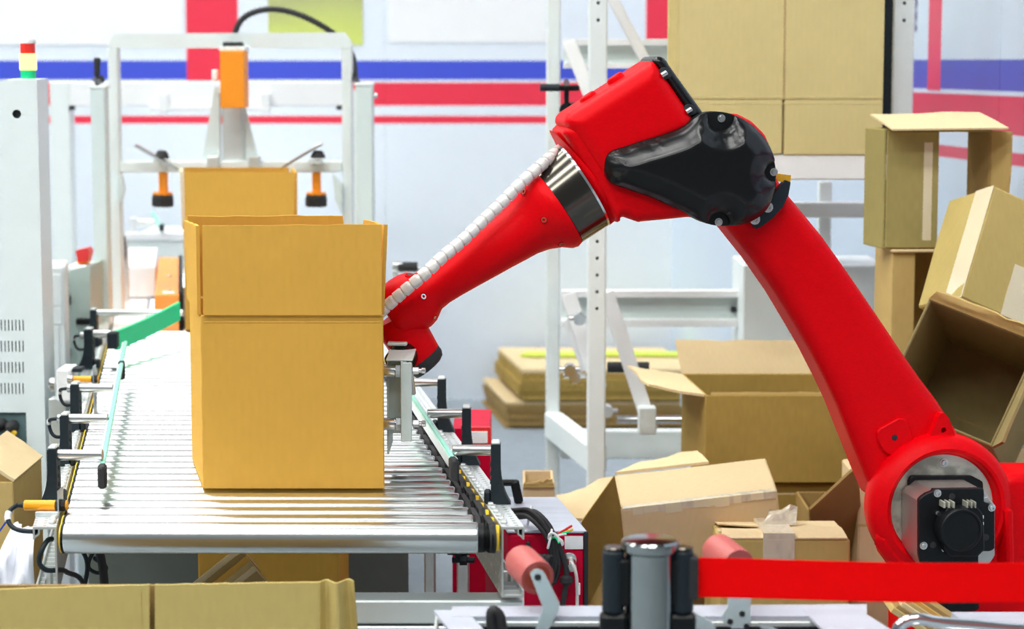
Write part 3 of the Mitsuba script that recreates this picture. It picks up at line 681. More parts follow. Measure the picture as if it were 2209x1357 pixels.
# pedestal: turret casting and base down to the floor
tur = smooth_poly(FR.trs([(2170, 1012), (2330, 1012), (2340, 1100), (2330, 1400), (2060, 1400), (2042, 1314), (2010, 1294), (1950, 1250), (1916, 1205), (1900, 1150), (1950, 1100)], .03), .015)
rpart('turret', pillow(tur, .0, .10, rnd(.02, 4), .012, back=True), 'mat_robot_red', 40)
rpart('turret_rib', beam(FR.tr(1893, 1150, -.09), FR.tr(1960, 1235, -.09), .035, .035, .014, (0, 1, 0)), 'mat_robot_red', 40)
rpart('turret_rib', beam(FR.tr(2166, 1092, -.10), FR.tr(2170, 1240, -.10), .016, .06, .005, (0, 1, 0)), 'mat_robot_red', 40)
tb = FR.tr(2120, 1330, .15); tb = np.array([tb[0], tb[1], -FR.O[2]])
rpart('base', lathe(tb, tb + [0, 0, 1], [(.20, 0), (.21, .02), (.21, .06), (.17, .09), (.15, .16), (.15, .25), (.19, .29), (.19, .36)], 48), 'mat_robot_red', 35)
blk = [(2040, 1290), (2110, 1290), (2112, 1312), (2106, 1318), (2060, 1320), (2048, 1345), (2066, 1360), (2044, 1356), (2036, 1336)]
a = FR.trs(blk, -.05); rpart('connector_block', pillow(smooth_poly(a, .002), -.05, .02, [(0, 0), (.003, .003)], .005), 'mat_black', 30, 'black connector block')
# elbow housing
hs = [(1188, 281), (1206, 262), (1209, 252), (1216, 244), (1300, 196), (1372, 158, 1), (1400, 168, 0), (1480, 262, 0), (1505, 248), (1544, 242), (1590, 246), (1625, 262), (1653, 290), (1670, 330), (1674, 380), (1655, 430), (1610, 470), (1560, 480), (1487, 469), (1430, 475), (1385, 479), (1363, 478), (1348, 469), (1340, 466), (1312, 484)]
ph = smooth_poly(FR.sil(hs, -.10, .035), .004)
ho = rpart('elbow_housing', pillow(ph, -.085, .03, [(r, h) for r, h in rnd(.022, 5)], .006, back=True), 'mat_robot_red', 40)
blockp = smooth_poly(FR.trs([(1206, 264), (1208, 254), (1216, 244), (1394, 131), (1400, 134), (1484, 258), (1482, 285), (1330, 350), (1300, 400), (1272, 366)], -.04), .005)
part(ho, 'gear_casing', FR.put(pillow(blockp, -.086, .008, rnd(.032, 6), .006, back=True)), 'mat_robot_red', 40)
# raised bosses on the upper edge
for p0, p1 in (((1278, 207), (1262, 240)), ((1337, 166), (1325, 196))):
    a, b = FR.tr(p0[0] - 13, p0[1] - 1, -.06), FR.tr(p0[0] + 14, p0[1] + 36, -.06)
    axis = np.array([b[0] - a[0], 0, b[2] - a[2]])
    part(ho, 'boss', FR.put(cyl(FR.tr(p0[0] - 13, p0[1] - 2, -.045), FR.tr(p0[0] + 15, p0[1] + 41, -.045), .0165, .003, 28, .021)), 'mat_robot_red', 40)
# black end cap of the housing
ec = [(1395, 134), (1399, 127), (1407, 122), (1418, 123), (1427, 130), (1433, 141), (1506, 243), (1504, 250), (1486, 259), (1482, 257)]
pe = smooth_poly(FR.trs(ec, -.05), .002)
cap = rpart('end_cap', pillow(pe, -.088, .012, rnd(.014, 5), .004, back=True), 'mat_black_gloss', 40, 'black end cap')
for (a, b) in (((1424, 150), (1447, 166)), ((1478, 229), (1500, 245))):
    mid = ((a[0] + b[0]) / 2, (a[1] + b[1]) / 2)
    po = smooth_poly(FR.trs([(mid[0] - 16, mid[1] - 3), (mid[0] - 5, mid[1] - 14), (mid[0] + 13, mid[1] - 8), (mid[0] + 15, mid[1] + 8), (mid[0] - 3, mid[1] + 15)], -.106), .003)
    part(cap, 'screw_pocket', FR.put(pillow(po, -.1032, -.09, [(0, 0), (.001, .0005)], .004)), 'mat_dark', 30)
    c0, c1 = FR.tr(mid[0] - 9, mid[1] + 6, -.108), FR.tr(mid[0] + 3, mid[1] - 2, -.108)
    part(cap, 'screw', FR.put(cyl(c0, c1, .0055, n=16)), 'mat_steel', 40)
# the black cover on the joint
cov_z = lambda x, y: (1130 + x / 2.828, 80 + y / 2.828)
cv_o = [(500, 760), (512, 722), (545, 692), (620, 668), (700, 641), (800, 612), (900, 580), (960, 555), (1005, 523), (1050, 488), (1100, 466), (1160, 457), (1230, 461), (1300, 481), (1370, 518), (1430, 568), (1480, 628), (1517, 695), (1540, 770), (1548, 850), (1538, 930), (1512, 1010), (1466, 1076), (1400, 1122), (1330, 1145), (1260, 1152), (1190, 1152), (1120, 1137), (1060, 1112), (985, 1068), (900, 1030), (800, 985), (700, 950), (600, 915), (545, 893), (515, 862), (500, 815)]
YCV = -.125
outline = curve(FR.trs([cov_z(*p) for p in cv_o], YCV), 240)
po = sg.Polygon(outline)
base = rpart('joint_plate', pillow(po.buffer(.0005), -.112, -.09, [(0, 0), (.0015, .0015)], .006), 'mat_black', 30)
notch = po
for px, py, r in ((1556, 252, 27), (1674, 371, 20), (1553, 482, 22)):
    nx, nz = FR.tr(px, py, YCV)[[0, 2]]; notch = notch.difference(sg.Point(nx, nz).buffer(r * MP))
notch = notch.buffer(-.004).buffer(.008).buffer(-.004)
prof = [(0, 0), (.002, .006), (.006, .011), (.012, .017), (.020, .024), (.028, .0315), (.033, .0345), (.037, .0355), (.042, .0358)]
rpart('joint_cover', pillow(notch, -.120, -.108, prof, .0035, relax=25), 'mat_black_gloss', 75, 'glossy black teardrop cover', parent=None)
for px, py in ((1556, 255), (1669, 371), (1550, 479)): hexbolt(base, px, py, -.1135, .0055)
# stop plate behind the cover
sp = [(1690, 388), (1701, 392), (1696, 420), (1684, 445), (1664, 468), (1640, 486), (1626, 493), (1618, 474), (1650, 440), (1675, 405)]
stp = rpart('stop_plate', prism(smooth_poly(FR.trs(sp, -.075), .0015), -.09, -.072), 'mat_black_plastic', False, 'dark grey arc plate')
for px, py in ((1656, 447), (1628, 473)): hexbolt(stp, px, py, -.0905, .0075)
tp = FR.trs([(1672, 374), (1706, 378), (1704, 394), (1676, 391)], -.08); rpart('tape_strip', prism(tp, -.082, -.08), 'mat_kapton', False, 'amber tape strip')
# dark bearing ring between housing and forearm
RA0, RA1 = FR.tr(1207, 314, -.02), FR.tr(1311, 484, -.02); RB0, RB1 = FR.tr(1151, 369, -.02), FR.tr(1253, 522, -.02)
yc = -.02
def pair(a, b, k=1.0, y=yc):
    A, B = FR.tr(a[0], a[1], y), FR.tr(b[0], b[1], y); c = (A + B) / 2; h = (A - B) / 2
    return (c, h, np.array([0, np.linalg.norm(h) * k, 0]))
rpart('bearing_ring', loft([pair((1203, 318), (1308, 487)), pair((1151, 369), (1254, 522))], 64), 'mat_dark_chrome', 40, 'dark polished bearing ring')
rpart('seal_ring', loft([pair((1207, 314), (1312, 485)), pair((1203, 318), (1308.5, 488))], 64), 'mat_chrome', 40, 'thin bright seal ring')
rpart('ring_collar', loft([pair((1187, 281), (1340, 465), .8), pair((1207, 314), (1313, 485))], 64), 'mat_robot_red', 40)
fs = [((1151, 369), (1253, 523)), ((1142, 373), (1246, 531)), ((1132, 380), (1234, 535)), ((1122, 400), (1212, 533)), ((1110, 424), (1186, 537)), ((1097, 441), (1160, 546)), ((1076, 461), (1134, 560)), ((1050, 480), (1104, 576)), ((1019, 502), (1070, 595)), ((985, 530), (1030, 617)), ((957, 552), (998, 635)), ((932, 570), (970, 652)), ((912, 583), (953, 666)), ((893, 590), (942, 690)), ((876, 588), (930, 703)), ((858, 594), (915, 712)), ((840, 605), (897, 718)), ((822, 620), (878, 728)), ((812, 640), (862, 722))]
fa = rpart('forearm', loft([pair(*p) for p in fs], 56), 'mat_robot_red', 50)
# moulded screw recesses on the forearm: flush dark cups with a bolt deep inside
def recess(px, py, y, nrm, r, parent, bolt=True):
    c = FR.tr(px, py, y); n = np.array(nrm, float) / np.linalg.norm(nrm)
    m = lathe(c - n * .004, c + n * 1, [(r, 0), (r * 1.0, .0045), (r * .86, .0048), (r * .8, .001), (.0005, .001)], 24)
    k = part(parent, 'screw_recess', FR.put(m), 'mat_robot_red', 40)
    if bolt: part(k, 'screw', FR.put(lathe(c - n * .004, c + n, [(r * .62, 0), (r * .62, .003), (r * .3, .003), (r * .3, .0015), (.0004, .0015)], 14)), 'mat_steel', 30)
def surf(px, py):
    """Camera side of the forearm at a pixel: local y by stepping along the ray."""
    mesh = SURF
    o = FR.R.T @ (EYE - FR.O); d = FR.R.T @ ray(px, py)
    loc, ir, it = mesh.ray.intersects_location([o], [d], multiple_hits=True)
    i = np.argmin(np.linalg.norm(loc - o, axis=1)); return loc[i], mesh.face_normals[it[i]]
SURF = loft([pair(*p) for p in fs], 56)
for px, py, r, b in ((1131, 414, .0095, False), (1174, 474, .0085, False), (1212, 526, .009, False), (913, 640, .0085, True), (884, 594, .009, True), (937, 684, .005, True)):
    try:
        l, n_ = surf(px, py); n_ = n_ * np.sign(-n_[1]) if abs(n_[1]) > .05 else n_
        m = lathe(l - n_ * .004, l + n_, [(r, 0), (r, .0046), (r * .85, .0050), (r * .78, .001), (.0005, .001)], 24)
        k = part(fa, 'screw_recess', FR.put(m), 'mat_robot_red', 40)
        part(k, 'screw', FR.put(lathe(l - n_ * .004, l + n_, [(r * .62, 0), (r * .62, .0058), (r * .3, .0058), (r * .3, .0035), (.0004, .0035)], 14)), 'mat_steel' if b else 'mat_rust', 30)
    except Exception as e:
        print('recess', e)
# wrist
wr_ = rpart('wrist', loft([pair((893, 655), (815, 705), .9), pair((912, 688), (826, 738), .9), pair((926, 709), (842, 762), .95), pair((936, 727), (858, 782)), pair((945, 744), (879, 797))], 48), 'mat_robot_red', 50)
rpart('wrist_ring', loft([pair((945, 744), (879, 797)), pair((952, 754), (888, 806)), pair((954, 764), (894, 812)), pair((950, 773), (898, 815), .98), pair((944, 775), (902, 811), .9)], 48), 'mat_rubber', 50, 'black end ring')
# vertical tool flange joining the wrist to the gripper
# gripper: folded metal plate beside the carton
GY0, GY1 = 3.83, 3.99
def gx(px, Y=GY0): return at(px, 800, Y)[0]
def gz(py, Y=GY0): return at(865, py, Y)[2]
plate = cat(box(gx(864), gx(869), GY0, GY1, gz(953), gz(779), .001), box(gx(864), gx(888), GY0, GY0 + .004, gz(953), gz(782), .0015), box(gx(832), gx(890), GY0 + .004, GY1, gz(780), gz(776), .001),
            box(gx(832), gx(836), GY0 + .03, GY1, gz(953, GY1), gz(779), .001), box(gx(832), gx(866), GY0 + .05, GY0 + .055, gz(945), gz(778), .001))
gp = part(rb, 'gripper_plate', plate, 'mat_grey_paint', False, 'pale grey folded gripper plate')
part(gp, 'rear_plate', cat(box(gx(826), gx(871), GY1 - .03, GY1 + .02, gz(760), gz(742, GY1), .002), box(gx(826), gx(862), GY1 + .02, GY1 + .05, gz(745, GY1), gz(728, GY1), .002)), 'mat_grey_paint', False)
for py in (803, 918):
    p = np.array([gx(866), GY0 + .02, gz(py)])
    xb_ = bx1 + (SKEW - .062) * (p[1] - YB) + .0075 - p[0]
    part(gp, 'pad_bolt', cat(cyl(p + [-.012, 0, 0], p + [xb_, 0, 0], .011, n=24), cyl(p + [-.002, 0, 0], p + [-.012, 0, 0], .0125, n=6)), 'mat_chrome', 30)
    part(gp, 'stud', cat(cyl(p + [0, 0, 0], p + [.042, 0, 0], .004, n=14), cyl(p + [.018, 0, 0], p + [.030, 0, 0], .007, n=6), cyl(p + [.034, 0, 0], p + [.042, 0, 0], .0055, n=12)), 'mat_steel', 30)
    part(gp, 'suction_pad', cyl(p + [xb_, 0, 0], p + [xb_ - .0065, 0, 0], .02, .002, 28, .022), 'mat_rubber', 40)
p0 = FR.w(FR.tr(885, 742, -.02)); p1 = np.array([gx(850), 3.97, gz(810)])
part(rb, 'tool_flange', cyl(p0, p1, .028, .003, 28), 'mat_dark_chrome', 40)
p0 = np.array([gx(890), GY0 + .02, gz(822)]); part(gp, 'link_rod', beam(p0 + [-.006, 0, .03], p0 + [.0, .02, -.03], .007, .007, .001), 'mat_steel', False)
# white spiral cable sleeve along the forearm
sl = spline([FR.w(FR.tr(x, y, d)) for x, y, d in ((1222, 314, .0), (1205, 326, -.02), (1180, 346, -.05), (1130, 390, -.07), (1080, 440, -.075), (1035, 483, -.085), (985, 530, -.095), (960, 550, -.10), (925, 583, -.105), (895, 609, -.105), (865, 634, -.10), (840, 656, -.095), (800, 690, -.08))], 26 * 6 + 1)
ks = part(rb, 'cable_sleeve', tube(sl, .0085, 14, 0), 'mat_sleeve', 40, 'white spiral cable sleeve')
d6 = 6
for i in range(26):
    a = sl[i * d6:(i + 1) * d6 + 1]; q = np.linspace(0, 1, len(a)); rr = .0116 - .0022 * np.exp(-((q - 1) / .07) ** 2) - .0012 * np.exp(-(q / .07) ** 2)
    part(ks, 'spiral_turn', tube(a[:-1] if True else a, rr[:-1], 14, 0), 'mat_sleeve', 40)
# ---------------------------------------------------------------- helpers for upright things traced at a distance
def fb(x0, y0, x1, y1, Y, dep, b=.003):
    """Bar with the picture rectangle x0..x1, y0..y1 on its front at distance Y, dep deep."""
    a, c = at(x0, y0, Y), at(x1, y1, Y)
    return box(a[0], c[0], Y, Y + dep, a[2], c[2], b)
def bar2(p0, p1, wpx, dep, b=.002, up=None):
    """Flat bar between (px, py, Y) points, wpx wide in the picture plane."""
    A, B = at(*p0), at(*p1); w = wpx * mpp((p0[2] + p1[2]) / 2)
    d = B - A; u = np.cross(d, [0, 1.0, 0]); u /= np.linalg.norm(u)
    return beam(A, B, dep, w, b, u)
def fprism(pts, Y, dep, r=0.0):
    g = sg.Polygon([at(x, y, Y)[[0, 2]] for x, y in pts]).buffer(0)
    if r: g = g.buffer(-r).buffer(2 * r).buffer(-r)
    return prism(g, Y, Y + dep)
def floorpost(x, Y, w, dep, ztop, b=.003):
    return box(x - w / 2, x + w / 2, Y, Y + dep, 0, ztop, b)

# ---------------------------------------------------------------- carton sealer: gantry over the line
sl_ = thing('carton_sealer', 'white carton sealing machine with an orange-covered mast and gantry over the line', 'machine')
YG = 6.45
def gpost(px0, px1, py, Y, dep=.05):
    a, b = at(px0, py, Y), at(px1, py, Y); return box(a[0], b[0], Y, Y + dep, 0, a[2], .004)
part(sl_, 'post', gpost(231, 253, 92, YG), 'mat_white_paint', False); part(sl_, 'post', gpost(736, 759, 92, YG), 'mat_white_paint', False)
part(sl_, 'top_beam', fprism([(232, 100), (246, 72), (742, 70), (758, 92), (758, 104), (734, 104), (253, 104)], YG - .002, .054, .004), 'mat_white_paint', False)
o1 = part(sl_, 'corner_post', gpost(194, 226, 191, YG - .25, .06), 'mat_grey_paint', False); o2 = part(sl_, 'corner_post', gpost(766, 804, 185, YG - .25, .06), 'mat_grey_paint', False)
for o, x0, x1, y in ((o1, 192, 228, 189), (o2, 764, 805, 183)):
    a, b = at(x0, y, YG - .25), at(x1, y, YG - .25); part(o, 'cap', box(a[0], b[0], YG - .252, YG - .18, a[2] - .004, a[2] + .006, .002), 'mat_white_paint', False)
p = at(805, 206, YG - .22); part(o2, 'side_knob', cyl(p, p + [.012, 0, 0], .008), 'mat_steel')
# crank on the post by the cabinet
p0, p1 = at(210, 188, YG - .22), at(209, 162, YG - .22); ck = part(sl_, 'crank', cat(cyl(p0, p1, .006), beam(at(205, 178, YG - .22), at(224, 168, YG - .22), .012, .02, .003)), 'mat_rubber', False)
part(ck, 'grip', lathe(at(209, 163, YG - .22), at(210, 126, YG - .22), [(.006, 0), (.009, .003), (.0085, .025), (.010, .045), (.007, .05)], 20), 'mat_rubber', 40)
part(ck, 'joint', cat(cyl(at(203, 172, YG - .23), at(203, 172, YG - .20), .006), cyl(at(213, 176, YG - .23), at(213, 176, YG - .20), .006)), 'mat_chrome', 40)
# mast
ms = part(sl_, 'mast', fb(477, 100, 524, 372, YG + .05, .06), 'mat_alu', False)
part(ms, 'orange_cover', fb(474, 110, 528, 233, YG - .10, .10, .002), 'mat_orange', False, 'orange sheet cover')
part(ms, 'cover_collar', fb(472, 100, 530, 110, YG - .09, .09, .002), 'mat_white_paint', False); part(ms, 'motor_top', fb(480, 91, 520, 101, YG - .07, .06, .002), 'mat_rubber', False)
part(ms, 'pulley', cyl(at(464, 150, YG - .05), at(464, 176, YG - .05), .0095, .003), 'mat_white', 40)
for pts in ([(463, 188), (477, 188), (477, 372), (431, 372)], [(530, 234), (524, 234), (524, 372), (565, 372)]):
    part(ms, 'gusset', fprism(pts, YG + .045, .006), 'mat_grey_paint', False)
part(ms, 'slide_rail', fb(524, 200, 529, 372, YG + .04, .02, .001), 'mat_steel', False); part(ms, 'slide_rail', fb(472, 200, 477, 372, YG + .04, .02, .001), 'mat_steel', False)
part(sl_, 'cross_bar', fb(253, 348, 737, 372, YG + .005, .05), 'mat_white_paint', False)
for x, y in ((460, 348), (548, 348)): p = at(x, y, YG); part(ms, 'clamp', box(p[0] - .018, p[0] + .018, YG - .01, YG + .04, p[2] - .03, p[2] + .015, .004), 'mat_alu', False)
for pts in ([(262, 380), (268, 410), (258, 440), (254, 440), (254, 380)], [(717, 376), (737, 396), (737, 462), (722, 430)]):
    part(sl_, 'side_plate', fprism(pts, YG - .03, .03), 'mat_grey_paint', False)
# clamping rods and orange pads
for x, s, rod in ((351, 1, ((292, 313), (385, 366))), (682, -1, ((696, 309), (608, 362)))):
    hd = part(sl_, 'pressing_arm', fb(x - 9, 372, x + 9, 424, YG + .01, .03, .002), 'mat_orange', False, 'orange pressing arm')
    part(hd, 'pad', lathe(at(x, 446, YG + .025), at(x, 415, YG + .025), [(.028, 0), (.032, .003), (.032, .026), (.030, .030), (.030, .036), (.02, .040)], 8), 'mat_rubber', False, 'black knob')
    part(hd, 'plate', cyl(at(x, 421, YG + .025), at(x, 415, YG + .025), .029), 'mat_orange')
    rd = part(sl_, 'folding_rod', bar2((*rod[0], YG - .06), (*rod[1], YG - .06), 6, .03), 'mat_steel', False)
    part(rd, 'knob', lathe(at(x - 2 if s > 0 else x + 4, 341, YG - .05), at(x if s > 0 else x + 4, 318, YG - .05), [(.02, 0), (.022, .004), (.016, .016), (.011, .022)], 12), 'mat_rubber', False)
    a = at(x, 343, YG - .0); part(rd, 'bracket', box(a[0] - .02, a[0] + .02, YG - .06, YG + .05, a[2] - .012, a[2], .002), 'mat_white_paint', False)
# side belt drive (orange) and bed
YO = 6.1
part(sl_, 'drive_housing', skewed(hull([at(334, 637, YO), at(386, 637, YO), at(332, 720, YO), at(386, 720, YO)] + [np.array([at(334, 637, YO)[0] + (0 if i == 0 else at(386, 637, YO)[0] - at(334, 637, YO)[0]), YO + 1.2, at(334, 637, YO)[2]]) for i in (0, 1)] + [np.array([at(334, 637, YO)[0], YO + 1.2, at(334, 720, YO)[2]]), np.array([at(386, 637, YO)[0], YO + 1.2, at(386, 720, YO)[2]])]), YO), 'mat_orange_gloss', False, 'orange belt drive housing')
hb = part(sl_, 'drive_belt', skewed(box(at(386, 700, YO)[0], at(396, 700, YO)[0], YO + .03, YO + 1.2, at(386, 728, YO)[2], at(386, 630, YO)[2], .004), YO), 'mat_rubber', False)
part(sl_, 'drive_foot', fb(340, 722, 384, 735, YO + .02, .08), 'mat_steel', False)
for f in (.12, .55): 
    y = YO + f; x = at(350, 637, YO)[0] + SKEW * f; zt_ = at(334, 637, YO)[2]
    part(sl_, 'cover_screw', cyl((x + .018, y, zt_), (x + .018, y, zt_ + .004), .007), 'mat_steel')
zl = at(355, 622, YO + .1)
part(sl_, 'cover_sticker', skewed(box(at(350, 620, YO)[0], at(376, 620, YO)[0], YO + .05, YO + .10, at(334, 637, YO)[2], at(334, 637, YO)[2] + .001), YO), 'mat_white', False)
YR0 = YE1 + .02
part(sl_, 'bed_frame', cat(skewed(box(rail_l[1], rail_l[0], YR0, 8.2, ZR - .13, ZR + .005, .003), YE0), skewed(box(rail_r[0], rail_r[1], YR0, 8.2, ZR - .13, ZR + .005, .003), YE0)), 'mat_white_paint', False)
part(sl_, 'bed_plate', skewed(box(rail_l[0] + .01, rail_l[0] + .10, YR0, 8.2, ZR - .02, ZR - .004, .002), YE0), 'mat_white', False)
pbr = mikit.ply(cyl((rail_l[0] + .11, 0, 0), (rail_r[0] - .02, 0, 0), .02, n=20), 'mat_roller', smooth=40)
for i in range(24):
    y = YR0 + .05 + i * .085
    part(sl_, 'bed_roller', {**pbr, 'to_world': T().translate([SKEW * (y - YE0), y, ZR - .022])})
for x in (rail_l[1] + .04, rail_r[1] - .04):
    for y in (YR0 + .1, 8.0):
        xs = x + SKEW * (y - YE0); part(sl_, 'leg', box(xs - .025, xs + .025, y, y + .05, 0, ZR - .13, .003), 'mat_white_paint', False)
part(sl_, 'bed_cover', skewed(box(at(236, 530, 7.0)[0], at(336, 530, 7.0)[0], 6.9, 7.6, ZR, ZR + .10, .004), 7.0), 'mat_white', False)
# black arched cable over the gantry and the loop at its side
k = thing('machine_cable', 'black cable arching above the top beam of the gantry', 'cable')
scene[k] = mikit.ply(tube([at(506, 98, 6.60), at(508, 68, 6.60), at(522, 42, 6.60), at(552, 25, 6.60), at(590, 20, 6.60), at(640, 30, 6.60), at(690, 53, 6.60), at(735, 85, 6.60), at(760, 120, 6.56), at(766, 160, 6.5), at(778, 196, 6.32), at(784, 260, 6.36)], .0085), 'mat_rubber', smooth=40)
# small valve block and sensors along the sealer
k = thing('valve_block', 'dark upright valve block with brass fittings behind the corner post', 'valve')
part(k, 'body', fb(253, 512, 266, 563, 6.7, .05, .002), 'mat_black_plastic', False)
for y in (540, 556): p = at(250, y, 6.7); part(k, 'fitting', cat(cyl(p + [-.01, 0, 0], p + [.008, 0, 0], .007), cyl(p + [0, 0, -.008], p + [0, 0, -.02], .004)), 'mat_yellow')
part(k, 'holder', box(at(262, 560, 6.7)[0], at(268, 560, 6.7)[0], 6.75, 6.78, ZR, at(262, 520, 6.7)[2], .002), 'mat_alu', False)
k = thing('cylinder_fitting', 'small blurred black and silver fitting showing past the carton above the robot wrist', 'fitting')
part(k, 'bracket', box(at(846, 590, 6.2)[0], at(905, 590, 6.2)[0], 6.2, 6.26, at(846, 588, 6.2)[2], at(846, 578, 6.2)[2], .002), 'mat_white_paint', False)
p = at(878, 575, 6.2); part(k, 'cylinder', cyl(p + [-.025, 0, 0], p + [.03, 0, 0], .013), 'mat_rubber'); part(k, 'nut', cyl(p + [-.04, 0, .004], p + [-.012, 0, .004], .011), 'mat_chrome')
part(k, 'support', box(at(846, 590, 6.2)[0], at(856, 590, 6.2)[0], 6.22, 6.26, 0, at(846, 580, 6.2)[2], .002), 'mat_alu', False)

# machine further down the line: white overhead beam
k = thing('overhead_frame', 'white portal frame with a deep white beam beyond the sealer gantry', 'machine')
YU = 7.9
part(k, 'post', gpost(106, 149, 176, YU, .09), 'mat_white_paint', False); part(k, 'post', gpost(741, 790, 195, YU, .09), 'mat_white_paint', False)
part(k, 'beam', fb(149, 176, 741, 229, YU, .09, .003), 'mat_white', False)
part(k, 'underplate', fb(322, 229, 570, 239, YU - .03, .10, .002), 'mat_white', False)
for x in (340, 560): part(k, 'bracket', fb(x, 200, x + 22, 243, YU - .035, .03), 'mat_white', False)
for x0, x1, y0, y1 in ((149, 160, 229, 237), (726, 741, 229, 237)): part(k, 'corner_plate', fb(x0, y0, x1, y1, YU - .004, .02, 0), 'mat_black_plastic', False)
k = thing('far_conveyor', 'blurred white conveyor end with cross bars visible under the portal frame', 'conveyor')
part(k, 'cross_bar', fb(268, 503, 398, 520, 8.35, .05), 'mat_white', False)
part(k, 'rod', cyl(at(292, 480, 8.6), at(340, 480, 8.6), .016), 'mat_steel')
part(k, 'guide', bar2((330, 460, 8.7), (347, 492, 8.35), 8, .012), 'mat_green_strip', False); part(k, 'guide_end', fb(343, 484, 352, 500, 8.33, .03), 'mat_black_plastic', False)
part(k, 'bracket', fb(278, 470, 292, 505, 8.36, .05), 'mat_white', False)
part(k, 'bed', box(at(262, 520, 8.35)[0], at(720, 520, 8.35)[0], 8.36, 9.1, ZR - .1, at(300, 520, 8.35)[2], .004), 'mat_white_paint', False)
for x in (280, 700): part(k, 'leg', box(at(x, 520, 8.4)[0], at(x + 14, 520, 8.4)[0], 8.4, 8.45, 0, ZR - .1, .002), 'mat_white_paint', False)

# ---------------------------------------------------------------- cabinets beside the line
kc = thing('electrical_cabinet', 'tall white electrical cabinet with vent slots and a small round hole', 'cabinet')
YK = 5.0
zc1 = at(40, 172, YK)[2]; xk0, xk1 = at(-330, 300, YK)[0], at(80, 200, YK)[0]
bodyp = sg.Polygon([(xk0, 0), (xk1, 0), (xk1, zc1), (xk1 - .075, zc1), (xk1 - .115, zc1 - .016), (xk0, zc1 - .02)])
# the hole, the slots and the socket recess are cut through the front skin
skin = bodyp; hz = at(36, 246, YK); skin = skin.difference(sg.Point(hz[0], hz[2]).buffer(.0098, quad_segs=10))
for r_ in range(4):
    y0 = 690 + r_ * 45.5
    for c_ in range(7):
        a, b = at(1.5 + c_ * 7.8, y0, YK), at(4.5 + c_ * 7.8, y0 + 24, YK)
        skin = skin.difference(sg.box(a[0], b[2], b[0], a[2]))
a, b = at(-160, 890, YK), at(61, 1085, YK); rec = sg.box(a[0], b[2], b[0], a[2]); skin = skin.difference(rec)
part(kc, 'front_panel', skewed(prism(skin, YK, YK + .006), YK), 'mat_cabinet', False)
part(kc, 'body', skewed(prism(bodyp, YK + .022, YK + .42), YK), 'mat_cabinet', False)
part(kc, 'front_edge', skewed(prism(bodyp.difference(bodyp.buffer(-.004)), YK + .006, YK + .022), YK), 'mat_cabinet', False)
part(kc, 'dark_backing', prism(bodyp.buffer(-.03), YK + .016, YK + .02), 'mat_cabinet_green', False)
part(kc, 'vent_back', box(at(-4, 700, YK)[0], hz[0] + .02, YK + .012, YK + .015, at(0, 860, YK)[2], hz[2] + .02), 'mat_dark', False)
sp_ = part(kc, 'socket_panel', box(a[0], b[0], YK + .008, YK + .012, b[2], a[2]), 'mat_socket_panel', False)
for x, y, r in ((3, 915, 14), (28, 918, 13), (15, 955, 10), (2, 960, 12), (43, 985, 13), (24, 972, 8)):
    p = at(x, y, YK - .0); part(sp_, 'plug', lathe(p + [0, .01, 0], p + [0, -1, 0], [(r * .9 * mpp(YK), 0), (r * mpp(YK), .01), (r * mpp(YK), .035), (r * .6 * mpp(YK), .05), (r * .35 * mpp(YK), .06)], 18), 'mat_rubber', 40)
for x, y in ((31, 934), (29, 985)):
    p = at(x, y, YK - .03); part(sp_, 'yellow_ring', cyl(p, p + [0, -.012, 0], 6 * mpp(YK)), 'mat_yellow')
p = at(25, 955, YK - .03); part(sp_, 'plug_nut', cyl(p, p + [0, -.015, 0], 7 * mpp(YK)), 'mat_chrome')
# signal tower
kt = thing('signal_tower', 'small signal light with red, glowing yellow and green segments on the cabinet', 'light')
tz = at(60, 171, YK + .1)[2]; tx = at(61, 150, YK + .1)[0]; up = np.array([0, 0, 1.0]); b0 = np.array([tx, YK + .1, zc1])
zz = [at(61, y, YK + .1)[2] for y in (170, 151, 116, 94, 79)]
rT = 16.5 * mpp(YK)
lens = lambda a, b, r: lathe([tx, YK + .1, a], [tx, YK + .1, b], [(r * .95, 0), (r, .001), (r, b - a - .001), (r * .95, b - a)], 32)
part(kt, 'foot', cyl([tx, YK + .1, zc1], [tx, YK + .1, zz[0] + .001], rT * 1.0), 'mat_white')
pr('mat_lens_green', (.0, .55, .22), .25, spec_trans=0.0, clearcoat=.4); pr('mat_lens_red', (.80, .03, .02), .25, clearcoat=.4)
part(kt, 'green_lens', lens(zz[0], zz[1], rT), 'mat_lens_green', 40, 'green segment')
ky = part(kt, 'yellow_lens', lens(zz[1], zz[2], rT * 1.12), 'mat_yellow', 40, 'lit yellow segment')
scene[ky]['emitter'] = {'type': 'area', 'radiance': rgb(5.5, 2.9, .7)}
part(kt, 'red_lens', lens(zz[2], zz[3], rT * .97), 'mat_lens_red', 40, 'red segment')
part(kt, 'cap', lathe([tx, YK + .1, zz[3]], [tx, YK + .1, zz[4]], [(rT, 0), (rT * 1.08, .002), (rT * 1.05, .008), (rT * .8, .014), (rT * .3, zz[4] - zz[3])], 32), 'mat_white', 40)
k = thing('switch_cabinet', 'low white panel cabinet standing behind the vented cabinet', 'cabinet')
ab, bb = at(88, 576, 5.75), at(139, 590, 5.75)
part(k, 'body', skewed(box(ab[0] - .1, bb[0], 5.75, 5.95, 0, ab[2], .004), 5.75), 'mat_white', False)
for y0, y1 in ((592, 660), (664, 700), (704, 1000)): part(k, 'panel', fb(94, y0, 134, y1, 5.745, .006, .002), 'mat_white', False)
k = thing('control_box', 'grey-green control box with two black hinges and a red switch on top', 'control box')
top = [at(141, 584, 5.45), at(194, 572, 5.45)]
part(k, 'body', fprism([(141, 586), (194, 573), (194, 800), (141, 800)], 6.0, .2, .003), 'mat_cabinet_green', False)
